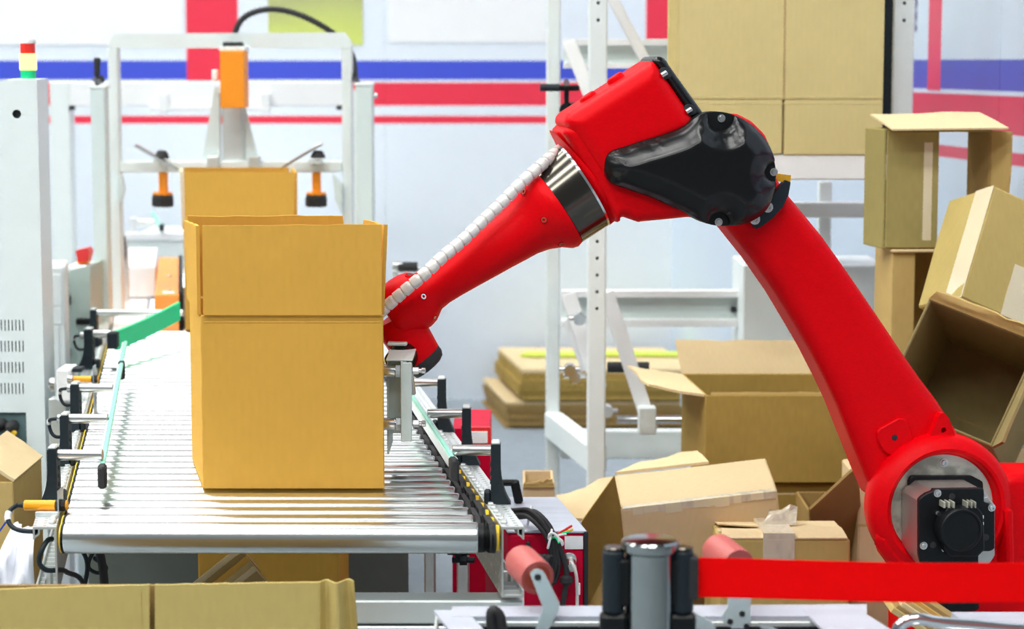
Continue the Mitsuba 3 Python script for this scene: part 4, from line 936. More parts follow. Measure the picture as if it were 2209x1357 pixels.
part(k, 'door_seam', fb(147, 602, 151, 795, 5.996, .006, .001), 'mat_grey_paint', False)
for y in (649, 764): part(k, 'hinge', fb(138, y - 10, 150, y + 10, 5.98, .03, .002), 'mat_black', False)
part(k, 'latch', fb(163, 688, 194, 701, 5.98, .02, .003), 'mat_black', False)
part(k, 'foot_post', box(at(150, 800, 6.0)[0], at(185, 800, 6.0)[0], 6.05, 6.15, 0, at(150, 799, 6.0)[2], .003), 'mat_grey_paint', False)
k2 = thing('emergency_switch', 'red and orange tilted switch head on the grey-green control box', 'switch')
bx_ = at(178, 575, 5.52); part(k2, 'base', box(at(150, 580, 6.05)[0], at(194, 580, 6.05)[0], 6.02, 6.15, at(150, 588, 6.05)[2], at(150, 570, 6.05)[2], .006), 'mat_white', 30)
part(k2, 'collar', fprism([(168, 570), (188, 568), (190, 560), (166, 562)], 6.04, .05, .001), 'mat_orange', False)
part(k2, 'head', fprism([(163, 541), (188, 535), (193, 545), (188, 564), (168, 566)], 6.03, .06, .002), 'mat_red_plastic', False)

# ---------------------------------------------------------------- tall white frame (carton erector) behind the robot
ke = thing('carton_erector', 'white steel frame with drilled upright posts and slanted braces behind the robot', 'machine frame')
YX = 5.5; YXB = 6.1
ztop = 2.35
def vpost(px0, px1, Y, dep, name='post', drilled=True):
    a, b = at(px0, 600, Y), at(px1, 600, Y)
    k = part(ke, name, box(a[0], b[0], Y, Y + dep, 0, ztop, .004), 'mat_white_paint', False); return k, a, b
k1, a, b = vpost(1268, 1308, YX, .05)
cxp = (a[0] + b[0]) / 2
for z in np.arange(.1, 2.3, .0425):
    y_ = proj([cxp, YX, z])[1]
    if 480 < y_ < 670 or y_ < 60: part(k1, 'drilled_hole', cyl((cxp, YX - .0005, z), (cxp, YX + .002, z), .0042, 0.0002, n=14), 'mat_dark')
k2_, _, _ = vpost(1178, 1208, YXB, .05)
k3, a3, b3 = vpost(1916, 1962, YX + .02, .05)
c3 = (a3[0] + b3[0]) / 2
for z in np.arange(.1, 2.3, .0425):
    if proj([c3, YX, z])[1] < 80: part(k3, 'drilled_hole', cyl((c3, YX + .0195, z), (c3, YX + .022, z), .0042, 0.0002, n=14), 'mat_dark')
side = box(a3[0] - .02, a3[0], YX + .03, YX + .07, 0.6, ztop, .002); part(ke, 'cover_strip', side, 'mat_black_plastic', False)
# depth beams low down and upper, parallel to the line
A, B = at(1288, 990, YX + .05), at(1193, 915, YXB); part(ke, 'depth_beam', beam(A, B, .05, .07, .003), 'mat_white_paint', False)
part(ke, 'low_beam', fb(1209, 930, 1520, 990, YXB - .02, .05), 'mat_white_paint', False)
def lipbeam(x0, x1, yt, yl, yb, Y):
    k = part(ke, 'beam', fb(x0, yt + 4, x1, yb, Y + .012, .006, .001), 'mat_grey_paint', False)
    part(k, 'lip', fb(x0, yt, x1, yt + 14, Y - .03, .05, .001), 'mat_white', False)
    part(k, 'lip', fb(x0, yl, x1, yb, Y - .03, .05, .001), 'mat_white', False); return k
lipbeam(1212, 1605, 628, 690, 705, YXB - .06); lipbeam(1216, 1447, 84, 136, 148, YXB - .06)
for p, q, w in (((1226, 634, 5.95), (1294, 838, 5.90), 36), ((1308, 630, 5.66), (1404, 925, 5.64), 36), ((1228, 92, 5.95), (1296, 262, 5.90), 32), ((1312, -20, 5.66), (1394, 134, 5.64), 24), ((1218, 690, 6.02), (1262, 800, 6.0), 14)):
    kb = part(ke, 'brace', bar2(p, q, w * .92, .03), 'mat_white', False)
    m = (at(*p) + at(*q)) / 2
part(ke, 'brace_foot', fb(1378, 880, 1416, 938, 5.58, .05), 'mat_white_paint', False)
part(ke, 'cross_rod', cyl(at(1330, 905, 5.9), at(1515, 905, 5.9), .011), 'mat_chrome', 40)
part(ke, 'cross_rod', cyl(at(1310, 792, 5.75), at(1400, 792, 5.75), .014), 'mat_rubber', 40)
for x, y in ((1230, 800), (1250, 690), (1310, 890), (1240, 815)):
    p = at(x, y, 5.8); part(ke, 'pivot', cat(cyl(p, p + [0, .05, 0], .016), cyl(p + [-.03, .02, .002], p + [.03, .02, .002], .007)), 'mat_chrome', 40)
p = at(1582, 667, YXB - .055); part(ke, 'bolt', cyl(p, p + [0, -.012, 0], .009, n=6), 'mat_dark', False)
# crank handle on the frame
kh = part(ke, 'crank', cat(beam(at(1222, 186, 5.45), at(1222, 252, 5.45), .012, .018, .002, (0, 1, 0)), beam(at(1206, 190, 5.46), at(1250, 190, 5.46), .014, .014, .003), cyl(at(1222, 240, 5.45), at(1250, 240, 5.5), .022)), 'mat_black', False)
part(kh, 'grip', cyl(at(1165, 189, 5.45), at(1208, 189, 5.45), .009, .002), 'mat_black_plastic', 40)
part(kh, 'nut', cyl(at(1222, 178, 5.44), at(1222, 178, 5.40), .008, n=12), 'mat_chrome')
# magazine shelf and bars beyond the elbow
YM = YX - .06
part(ke, 'magazine_ledge', fb(1640, 333, 1914, 388, YM + .004, .45, .003), 'mat_white', False)
part(ke, 'magazine_bar', fb(1600, 437, 1914, 470, YX + .45, .05), 'mat_white_paint', False)
part(ke, 'magazine_upright', fb(1768, 392, 1792, 575, YX + .5, .04), 'mat_white_paint', False)
part(ke, 'magazine_base', fb(1604, 572, 1908, 800, YX + .38, .30, .004), 'mat_white_paint', False)
part(ke, 'magazine_leg', box(at(1640, 800, YX + .4)[0], at(1680, 800, YX + .4)[0], YX + .42, YX + .46, 0, at(1640, 799, YX + .4)[2], .003), 'mat_white_paint', False)
part(ke, 'magazine_leg', box(at(1840, 800, YX + .4)[0], at(1880, 800, YX + .4)[0], YX + .42, YX + .46, 0, at(1640, 799, YX + .4)[2], .003), 'mat_white_paint', False)
# panel joint strips on the back wall
part(wb, 'joint_strip', fb(1494, 485, 1508, 1000, WALLY - .008, .008, .001), 'mat_wall_strip', False)

# flat carton blanks standing in the magazine (a pile seen from its face and edges)
YM = YX - .06
zb_ = at(1600, 332, YM)[2]
nblank = 9; ORD = ('first', 'second', 'third', 'fourth', 'fifth', 'sixth', 'seventh', 'eighth', 'ninth')
for i in range(nblank):
    y = YM + i * .016; o = RNG.uniform(-.002, .002)
    lab = 'front flat carton blank in the magazine, with a fold line and a slot' if i == 0 else f'{ORD[i - 1]} flat carton blank behind the front one, only its edge showing'
    k = thing('carton_blank', lab, 'cardboard', 'flat blanks in the magazine' if i else None)
    x0, x1, xs0, xs1 = (at(v, 200, YM)[0] for v in (1463, 1905, 1688, 1693))
    x0 = x0 - min(i, 4) * 4.0 * mpp(YM) + o; x1 = x1 - i * .0008; zt3 = at(1600, -260, YM)[2]; zc_ = at(1600, 215, YM)[2]
    if i == 0:
        part(k, 'board', cat(box(x0, x1, y, y + .006, zc_ + .001, zt3, .0008)), 'mat_carton_blank', False)
        part(k, 'flap', box(x0, xs0, y, y + .006, zb_, zc_ - .0002, .0012), 'mat_carton_blank', False); part(k, 'flap', box(xs1, x1, y, y + .006, zb_ - .002, zc_ - .0002, .0012), 'mat_carton_blank', False)
        for zz_ in (zc_ + .006, zc_ - .010): part(k, 'crease', cyl((x0 + .003, y - .0002, zz_), (x1 - .003, y - .0002, zz_), .0012, n=8), 'mat_carton_blank')
        part(k, 'seam', box(xs0 + .001, xs1, y - .0012, y, zc_, zt3, 0), 'mat_carton_edge', False)
    else:
        scene[k] = mikit.ply(box(x0, x1, y, y + .012, zb_ + o, zt3, .001), 'mat_carton_blank', smooth=False)

# prints hanging on the back wall
def poster(label, x0, x1, y1, mat):
    k = thing('wall_poster', label, 'poster'); a, b = at(x0, -260, WALLY), at(x1, y1, WALLY)
    part(k, 'sheet', box(a[0], b[0], WALLY - .006, WALLY - .001, b[2], 2.55, .001), mat, False)
    return k
poster('yellow-green poster on the wall behind the arching black cable', 575, 783, 97, 'mat_poster')
poster('plain white poster board on the wall above the signal light', -260, 396, 97, 'mat_white')
poster('wide plain white poster board on the wall between the cable arch and the drilled post', 838, 1178, 92, 'mat_white')
# ---------------------------------------------------------------- loose cartons
class Box3:
    """A carton from three corners of its front: bottom-left, bottom-right, top-left (px, py, Y); dep goes away from the eye."""
    def __init__(s, bl, br, tl, dep, h=None, w=None):
        s.o = at(*bl); ex = at(*br) - s.o; ez = at(*tl) - s.o
        s.w = np.linalg.norm(ex); s.x = ex / s.w; ez = ez - s.x * (ez @ s.x); s.h = np.linalg.norm(ez); s.z = ez / s.h
        s.y = np.cross(s.z, s.x); s.d = dep
        if s.y[1] < 0: s.y = -s.y
        if h: s.h = h
        if w: s.w = w
    def p(s, u, v, w):
        """Fractions across, deep, up."""
        return s.o + s.x * (u * s.w) + s.y * (v * s.d) + s.z * (w * s.h)
    def m(s, u, v, w):
        """The same in metres."""
        return s.o + s.x * u + s.y * v + s.z * w
    def board(s, *c):
        return [s.p(*q) for q in c]
    def local(s, mesh):
        mesh = mesh.copy(); mesh.vertices = s.o + mesh.vertices @ np.array([s.x, s.y, s.z]); return mesh
    def px(s):
        return {k: tuple(np.round(proj(s.p(*k))).astype(int)) for k in ((0, 0, 0), (1, 0, 0), (0, 0, 1), (1, 0, 1), (0, 1, 1), (1, 1, 1), (0, 1, 0), (1, 1, 0))}
def fitted(corr, o, dims, rot=(0, 0, 0), tol=.15):
    """The carton whose corners (u, v, w) stand where corr says they are seen, near a size and a first corner (px, py, Y)."""
    from scipy.optimize import least_squares
    from scipy.spatial.transform import Rotation
    keys = np.array(list(corr), float); tgt = np.array(list(corr.values()), float); O = at(*o); dm = np.array(dims, float)
    def res(q):
        P = q[:3] + (keys * q[6:9]) @ Rotation.from_rotvec(q[3:6]).as_matrix().T
        return np.r_[((proj(P) - tgt) / 3).ravel(), (q[6:9] - dm) / (tol * dm), (q[1] - O[1]) / .05]
    q = least_squares(res, np.r_[O, rot, dm]).x; b = Box3.__new__(Box3); R = Rotation.from_rotvec(q[3:6]).as_matrix()
    b.o, (b.w, b.d, b.h), (b.x, b.y, b.z) = q[:3], q[6:9], R.T
    return b
def hollow(b, open_face, mat, k, t=.006, mat_in=None):
    """Carton walls without one face (front, top, back or none)."""
    W_, D_, H_ = b.w, b.d, b.h; ms = []
    if open_face != 'front': ms.append(box(0, W_, 0, t, 0, H_, .002))
    if open_face != 'back': ms.append(box(0, W_, D_ - t, D_, 0, H_, .002))
    ms += [box(0, t, .0004, D_ - .0004, 0, H_, .002), box(W_ - t, W_, .0004, D_ - .0004, 0, H_, .002)] if open_face != 'sides' else []
    ms.append(box(0, W_, 0, D_, 0, t, .002))
    if open_face != 'top': ms.append(box(0, W_, 0, D_, H_ - t, H_, .002))
    return part(k, 'body', b.local(cat(*ms)), mat, False)
def closed(b, k, mat, seam=True, dents=0.0):
    m = box(0, b.w, 0, b.d, 0, b.h, .004)
    if dents:
        m = m.subdivide_to_size(.05); q = m.vertices; m.vertices = q + dents * (np.stack([meshkit.fbm(q * 6 + i * 9, 2, i) for i in range(3)], 1) - .5) * 2
        return part(k, 'body', b.local(m), mat, 25)
    return part(k, 'body', b.local(m), mat, False)
def strip(b, k, u0, u1, v0, v1, w0, w1, name='tape', mat='mat_tape'):
    part(k, name, b.local(box(u0, u1, v0, v1, w0, w1, .0)), mat, False)
def chk(name, b):
    if DEBUG: print(name, b.px(), 'w%.2f h%.2f d%.2f zmin%.2f' % (b.w, b.h, b.d, min(b.p(u, v, w)[2] for u in (0, 1) for v in (0, 1) for w in (0, 1))))
DEBUG = False
# open carton with raised flaps beside the frame
k = thing('open_carton', 'large open carton with one pale flap sticking out towards the white frame', 'box')
b = Box3((1521, 1000, 5.1), (1838, 1042, 5.1), (1528, 852, 5.1), .36); b.x = np.array([1, 0, 0.]); b.z = np.array([0, 0, 1.]); b.y = np.array([-.08, 1, 0.]) 
zlow = at(1680, 1042, 5.1)[2]; b.h = b.h + b.o[2] - zlow; b.o[2] = zlow; b.w = at(1838, 900, 5.1)[0] - b.o[0]
hollow(b, 'top', 'mat_carton_shaded', k)
part(k, 'flap', bent_board(b.board((1, 1, 1), (0, 1, 1), (-.03, 1.12, 1.38), (1.0, 1.12, 1.38)), wob=.004, rough=.004), 'mat_carton_pale', 30)
part(k, 'flap', bent_board([b.p(0, .98, 1), b.p(0, .03, 1), b.m(-.135, .0, b.h + .022), b.m(-.142, b.d * .9, b.h + .022)], wob=.006, curl=-.004), 'mat_carton_pale', 30)
part(k, 'flap', bent_board([b.p(.04, .02, 1), b.p(1, .02, 1), b.m(b.w, .12, b.h - .02), b.m(.05, .12, b.h - .02)], wob=.006, rough=.006), 'mat_carton_mid', 30)
chk('B1', b)
k = thing('carton', 'dim carton under the large open carton, mostly hidden by the tilted taped one', 'box')
b1 = Box3((1540, 1400, 5.12), (1800, 1400, 5.12), (1540, 1046, 5.12), .34); b1.z = np.array([0, 0, 1.]); b1.x = np.array([1, 0, 0.]); b1.y = np.array([0, 1, 0.]); b1.o[2] = 0; b1.h = zlow - .004
closed(b1, k, 'mat_carton_shaded'); strip(b1, k, .0, b1.w, -.0008, 0, b1.h - .028, b1.h - .024, 'crease', 'mat_carton_pale')
# long tilted taped carton
k = thing('carton', 'tan carton lying tilted with a wrinkled tape seam along its side', 'box')
b = fitted({(0, 0, 1): (1344, 1097), (1, 0, 1): (1674, 1062), (0, 0, 0): (1354, 1240), (1, 0, 0): (1690, 1200), (0, 1, 1): (1324, 1026), (1, 1, 1): (1658, 985)}, (1352, 1238, 4.62), (.34, .26, .16))
closed(b, k, 'mat_carton_pale', dents=.003)
strip(b, k, .004, b.w - .004, -.0016, .016, b.h - .014, b.h + .0016, 'tape', 'mat_tape_clear')
for i in range(11):
    u = RNG.uniform(.01, b.w - .05); strip(b, k, u, u + RNG.uniform(.01, .035), -.0022, .006, b.h - RNG.uniform(.012, .022), b.h + .0022)
lo_ = b.p(0, 0, 0); part(k, 'flap', bent_board([at(1325, 1027, lo_[1] - .05), at(1350, 1150, lo_[1] + .0), at(1268, 1310, lo_[1] + .16), at(1254, 1127, lo_[1] - .0)], wob=.004), 'mat_carton_shaded', 30)
part(k, 'flap', bent_board([b.p(0, 1, 1), b.p(.62, 1, 1), at(1505, 977, b.p(1, 1, 1)[1] + .22), at(1385, 1000, b.p(0, 1, 1)[1] + .2)], wob=.005), 'mat_carton_pale', 30)
chk('B2', b)
k = thing('carton_sheet', 'pale loose cardboard sheet lying flat behind the crimson control unit', 'cardboard')
scene[k] = mikit.ply(bent_board([at(1195, 1120, 4.92), at(1330, 1130, 4.92), at(1335, 1030, 5.2), at(1200, 1072, 5.2)], wob=.01), 'mat_carton_pale', smooth=30)
k = thing('carton', 'broad carton with a shaded end wall just under the tilted taped carton', 'box')
b = Box3((1262, 1330, 4.78), (1520, 1330, 4.78), (1262, 1222, 4.80), .28); b.x = np.array([1, 0, 0.]); b.y = np.array([0, 1, 0.]); b.z = np.array([0, 0, 1.]); top_ = b.o[2] + b.h; b.o[2] = 0; b.h = top_
closed(b, k, 'mat_carton_mid'); chk('B2b', b)
# small taped carton
k = thing('carton', 'battered closed carton with clear tape over its pale top, behind the red belt', 'box')
b = Box3((1552, 1330, 4.45), (1836, 1352, 4.52), (1546, 1162, 4.45), .21)
b.z = np.array([0, 0, 1.]); b.x = np.array([1, 0, 0.]); b.y = np.array([-.02, 1, 0.]); b.y /= np.linalg.norm(b.y); b.o = at(1552, 1330, 4.45); b.w = at(1832, 1330, 4.45)[0] - b.o[0]; b.d = .17
tt = b.o[2] + b.h; b.o[2] = .0; b.h = tt
closed(b, k, 'mat_carton_olive', dents=.003)
uc = b.w * .44; strip(b, k, uc - .03, uc + .035, -.003, 0.001, b.h - .075, b.h + .001, 'tape', 'mat_tape_clear'); strip(b, k, uc - .03, uc + .035, -.002, b.d, b.h, b.h + .014, 'tape', 'mat_tape_clear')
strip(b, k, .004, b.w - .004, b.d * .42, b.d * .62, b.h + .0005, b.h + .002, 'tape', 'mat_carton_pale')
part(k, 'flap', bent_board([b.m(.005, .0, b.h + .001), b.m(b.w - .006, .0, b.h + .001), b.m(b.w - .006, b.d * .48, b.h + .007), b.m(.01, b.d * .48, b.h + .006)], t=.003, wob=.004, rough=.005), 'mat_carton_pale', 30)
part(k, 'flap', bent_board([b.m(b.w - .006, b.d, b.h + .001), b.m(.005, b.d, b.h + .001), b.m(.008, b.d * .5, b.h + .012), b.m(b.w - .006, b.d * .5, b.h + .004)], t=.003, wob=.004, rough=.005, seed=3), 'mat_carton_pale', 30)
part(k, 'tape_tail', bent_board([b.m(uc - .02, b.d * .5, b.h + .010), b.m(uc + .05, b.d * .5, b.h + .012), b.m(uc + .06, b.d * .75, b.h + .045), b.m(uc + .0, b.d * .7, b.h + .04)], t=.001, wob=.014, n=8), 'mat_tape_clear', 20)
chk('B3', b)
# narrow carton just behind the shoulder of the robot and the open one next to it
k = thing('carton', 'upright tan carton directly behind the round shoulder of the robot', 'box')
b = Box3((1846, 1400, 4.74), (1990, 1400, 4.74), (1848, 1034, 4.74), .25); b.x = np.array([1, 0, 0.]); b.y = np.array([0, 1, 0.]); b.z = np.array([0, 0, 1.]); tt = b.o[2] + b.h; b.o[2] = 0; b.h = tt
closed(b, k, 'mat_carton_pale'); strip(b, k, 0, b.w, -.0008, 0, b.h * .80, b.h * .81, 'crease', 'mat_carton_mid'); chk('B4', b)
k = thing('open_carton', 'dark open carton between the taped cartons and the robot, one slanted flap edge lit', 'box')
b = Box3((1742, 1400, 4.82), (1844, 1400, 4.82), (1742, 1105, 4.82), .24); b.x = np.array([1, 0, 0.]); b.y = np.array([0, 1, 0.]); b.z = np.array([0, 0, 1.]); tt = b.o[2] + b.h; b.o[2] = 0; b.h = tt
hollow(b, 'top', 'mat_carton_dark', k); part(k, 'flap', bent_board([at(1748, 1100, 4.66), at(1852, 1004, 4.66), at(1862, 1190, 4.83), at(1756, 1215, 4.83)], wob=.002), 'mat_carton_dark', 30); chk('B4b', b)  # dark slanted board added in place of the shaded interior
k = thing('carton', 'carton with a plain pale top right behind the red turret of the robot', 'box')
b = Box3((2118, 1400, 4.86), (2330, 1400, 4.86), (2118, 998, 4.86), .19); b.x = np.array([1, 0, 0.]); b.y = np.array([0, 1, 0.]); b.z = np.array([0, 0, 1.]); tt = b.o[2] + b.h; b.o[2] = 0; b.h = tt
closed(b, k, 'mat_carton_pale'); chk('B4c', b)
# the heap behind the upper arm
k = thing('open_carton', 'tall carton standing upright as the lower support of the see-through carton', 'box')
b = Box3((1908, 1400, 5.06), (2165, 1400, 5.06), (1908, 533, 5.06), .24); b.x = np.array([1, 0, 0.]); b.y = np.array([-.0, 1, 0.]); b.z = np.array([0, 0, 1.]); tt = b.o[2] + b.h; b.o[2] = 0; b.h = tt
W_, D_, H_ = b.w, b.d, b.h
wl = at(1974, 600, 5.06)[0] - b.o[0]
part(k, 'body', b.local(cat(box(0, wl, 0, .006, 0, H_ - .012, .002), box(0, .006, .0004, D_, 0, H_ - .012, .002), box(W_ - .006, W_, .0004, D_, 0, H_ - .012, .002), box(0, W_, D_ - .006, D_, 0, H_ - .012, .002), box(wl - .02, W_, .0, .006, 0, H_ * .55, .002))), 'mat_carton_mid', False)
part(k, 'top_flap', b.local(box(-.004, W_, -.012, D_, H_ - .012, H_ - .005, .002)), 'mat_carton_pale', False); zsup = b.o[2] + H_ - .005; chk('B5a', b)
k = thing('open_carton', 'see-through open carton topped by a pale flap, the red and blue wall visible through it', 'box')
b = Box3((1903, 525, 5.06), (2164, 525, 5.06), (1914, 282, 5.06), .125); b.x = np.array([1, 0, 0.]); b.y = np.array([SKEW * 1.35, 1, 0.]); b.y /= np.linalg.norm(b.y); b.z = np.array([.0, 0, 1.]); b.o[2] = zsup + .001; b.h = at(1914, 280, 5.06)[2] - zsup; b.w = at(2140, 300, 5.06)[0] - b.o[0]
W_, D_, H_ = b.w, b.d, b.h; t = .006
wf = at(2023, 400, 5.06)[0] - b.o[0]
wing = box(0, t, 0, D_, 0, H_, .002)
part(k, 'body', b.local(cat(box(0, t, .0, D_, 0, H_, .002), box(0, W_, 0, D_, 0, t, .002), box(0, W_, 0, D_, H_ - t, H_, .002))), 'mat_carton_olive_shaded', False)
part(k, 'flap', b.local(box(t, wf, -.004, .002, .002, H_ - .004, .002)), 'mat_carton_olive_shaded', False)
part(k, 'tape', b.local(box(wf - .035, wf - .015, -.0048, -.004, .02, H_ - .03, 0)), 'mat_tape', False)
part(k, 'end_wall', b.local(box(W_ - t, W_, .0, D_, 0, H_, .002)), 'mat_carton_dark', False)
part(k, 'flap', bent_board([b.m(W_ - .001, .002, .002), b.m(W_ - .001, .002, H_ - .002), b.m(W_ + .028, -.04, H_ - .004), b.m(W_ + .022, -.04, .01)], t=.004, wob=.003), 'mat_carton_mid', 30)
part(k, 'top_flap', bent_board([at(1926, 282, 4.98), at(2176, 279, 4.98), at(2113, 245, 5.19), at(1876, 249, 5.19)], t=.004, wob=.003), 'mat_carton_pale', 30)
chk('B5b', b)
k = thing('carton', 'big closed tan carton lying tilted with a broad tape band on its edge', 'box')
b = fitted({(0, 0, 0): (2071, 642), (0, 0, 1): (2148, 400), (0, 1, 0): (1971, 658), (0, 1, 1): (2055, 437), (1, 0, 0): (2300, 742), (1, 0, 1): (2345, 492)}, (2072, 648, 4.70), (.34, .26, .26), (0, 0, .7))
closed(b, k, 'mat_carton_olive', dents=.002)
part(k, 'tape', b.local(cat(box(-.0012, 0, 0, .075, .0, b.h, 0))), 'mat_tape', False)
part(k, 'tape', b.local(box(b.w * .5 - .03, b.w * .5 + .03, -.0012, 0, 0, b.h * .45)), 'mat_tape', False)
chk('B6', b)
k = thing('open_carton', 'dark open carton tipped towards the robot, its shaded inside showing', 'box')
b = fitted({(0, 0, 1): (2007, 645), (1, 0, 1): (2256, 727), (0, 0, 0): (1892, 872), (1, 0, 0): (2135, 965), (0, 1, 1): (2042, 736), (0, 1, 0): (1955, 925), (1, 1, 1): (2268, 826)}, (1898, 862, 4.60), (.29, .26, .27), (-.5, .3, 0))
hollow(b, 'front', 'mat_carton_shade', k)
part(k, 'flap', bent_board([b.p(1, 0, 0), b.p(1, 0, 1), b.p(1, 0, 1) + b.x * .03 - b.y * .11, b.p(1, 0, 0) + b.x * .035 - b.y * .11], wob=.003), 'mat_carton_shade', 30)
part(k, 'flap', bent_board([b.p(0, 0, 1), b.p(1, 0, 1), b.p(1, 0, 1) + b.z * .02 - b.y * .02, b.p(.06, 0, 1) + b.z * .02 - b.y * .02], wob=.006, rough=.006), 'mat_carton_mid', 30)
chk('B7', b)
part(k, 'crease', b.local(box(.006, b.w - .006, b.d - .0068, b.d - .006, b.h * .33, b.h * .345)), 'mat_carton_dark', False)
# two stacks of folded blanks by the back wall
def stack(x0, x1, ytop, ybot, Y, dep, n, label0, group):
    A, B = at(x0, ytop, Y), at(x1, ytop, Y); zb0_ = max(0, at(x0, ybot, Y)[2]); zt_ = A[2]; th = (zt_ - zb0_) / n
    for i in range(n):
        k = thing('folded_carton', label0.replace('#', 'topmost' if i == n - 1 else ORD[n - 1 - i] + ' from the top'), 'cardboard', group); o = RNG.uniform(-.012, .012, 2)
        m = box(A[0] + o[0], B[0] + o[0] * .5, Y + o[1], Y + dep + o[1], zb0_ + i * th + .0004, zb0_ + (i + 1) * th - .002, .001)
        m = m.subdivide_to_size(.12); q = m.vertices.copy(); q[:, 2] += .0 * q[:, 0]
        scene[k] = mikit.ply(skewed(m, Y), 'mat_carton_pale' if i == n - 1 else 'mat_carton_shaded' if 'upper' in group else 'mat_carton_dark', smooth=False)  # top layer lightened, layers below darkened in colour for light and shade
    return zb0_, zt_
YS = 8.56
zfl = at(1150, 920, YS)[2]
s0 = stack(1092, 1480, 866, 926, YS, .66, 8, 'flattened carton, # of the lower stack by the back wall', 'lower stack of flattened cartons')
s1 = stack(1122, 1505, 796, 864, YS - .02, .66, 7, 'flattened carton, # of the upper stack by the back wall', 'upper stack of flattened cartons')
k = thing('strap', 'lime yellow strap lying across the upper stack of flattened cartons', 'strap')
zs_ = s1[1] - .0003
def lay(pts, w, t, mat, key):
    scene[key] = mikit.ply(ribbon(np.array(pts), t, w), mat, smooth=30)
pts = [onz(x, y, zs_ + .006) for x, y in ((1128, 763), (1230, 764), (1320, 763), (1400, 763), (1492, 764))]
lay(spline(pts, 20), .13, .004, 'mat_lime', k)
k = thing('crate', 'pale blue crate beside the stacks of flattened cartons near the wall', 'crate')
part(k, 'body', fb(1482, 852, 1560, 905, 7.6, .3, .004), 'mat_wall_strip', False); part(k, 'stand', box(at(1490, 905, 7.6)[0], at(1552, 905, 7.6)[0], 7.62, 7.88, 0, at(1500, 905, 7.6)[2]), 'mat_alu', False)
# red tool box on the floor beyond the line
k = thing('extinguisher_box', 'red framed box with a white window on the floor past the guide brackets', 'box')
Yb = 4.9
part(k, 'body', fprism([(976, 925), (1058, 925), (1058, 1420), (976, 1420)], Yb, .28, .004), 'mat_crimson', False)
part(k, 'rim', fprism([(1000, 922), (1059, 922), (1059, 962), (1000, 962)], Yb - .008, .01, .003), 'mat_red_plastic', False)
part(k, 'window', fb(1014, 931, 1052, 957, Yb - .011, .004, .001), 'mat_white', False)
part(k, 'foot', box(at(985, 1400, Yb)[0], at(1050, 1400, Yb)[0], Yb + .02, Yb + .26, 0, at(1000, 1418, Yb)[2], .003), 'mat_dark', False)
# crimson control unit with a handle
k = thing('control_unit', 'crimson floor unit with a grey lid, black handle and coiled cables on its front', 'control unit')
Yc = 4.12
A, B = at(1096, 1146, Yc), at(1264, 1146, Yc); zt_ = A[2]
x0 = A[0]
part(k, 'body', skewed(box(x0, B[0], Yc, Yc + .32, 0.02, zt_ - .004, .006), Yc), 'mat_crimson', False)
part(k, 'lid', skewed(box(x0 - .002, B[0] + .002, Yc - .002, Yc + .325, zt_ - .004, zt_ + .002, .002), Yc), 'mat_table', False, 'blue-grey metal lid')
part(k, 'frame_edge', skewed(box(B[0] - .004, B[0] + .004, Yc - .004, Yc + .004, .02, zt_, .0015), Yc), 'mat_dark', False)
for xx in (x0 + .03, B[0] - .03): part(k, 'foot', skewed(cyl((xx, Yc + .05, 0), (xx, Yc + .05, .022), .02), Yc), 'mat_rubber')
hp = [at(1120, 1086, Yc + .24), at(1122, 1050, Yc + .24), at(1086, 1048, Yc + .24)]
hz0 = zt_ + .002
c0 = np.array([at(1120, 1085, Yc + .26)[0], Yc + .26, hz0]); c1 = c0 + [-.01, 0, .042]; c2 = c1 + [-.12, 0, .0]; c3 = c0 + [-.14, 0, 0]
part(k, 'handle', cat(beam(c0, c1 + [0, 0, .005], .018, .02, .004, (0, 1, 0)), beam(c1 + [.006, 0, 0], c2, .018, .012, .004), beam(c3, c2 + [0, 0, .005], .018, .02, .004, (0, 1, 0))), 'mat_black', False, 'black handle')
part(k, 'label_plate', fb(1218, 1157, 1258, 1185, Yc - .0025, .003, .0), 'mat_white', False)
p = at(1228, 1205, Yc); part(k, 'socket', cat(cyl(p, p + [0, -.012, 0], .014), cyl(p + [.002, -.012, -.004], p + [.004, -.03, -.012], .010)), 'mat_steel', 40)
p = at(1210, 1172, Yc); part(k, 'button', cyl(p, p + [0, -.004, 0], .006), 'mat_white', 40)
p = at(1139, 1182, Yc); part(k, 'switch', cat(cyl(p, p + [0, -.006, 0], .008), box(p[0] - .003, p[0] + .003, Yc - .014, Yc, p[2], p[2] + .014, .001)), 'mat_dark', False)
part(k, 'signal_cable', tube([at(1232, 1212, Yc - .03), at(1240, 1228, Yc - .035), at(1244, 1250, Yc - .03), at(1245, 1280, Yc - .02), at(1245, 1340, Yc - .02), at(1244, 1500, Yc - .02)], .0035), 'mat_sleeve', 40)
part(k, 'cable_tag', fb(1246, 1258, 1252, 1284, Yc - .027, .004, .001), 'mat_white', False)
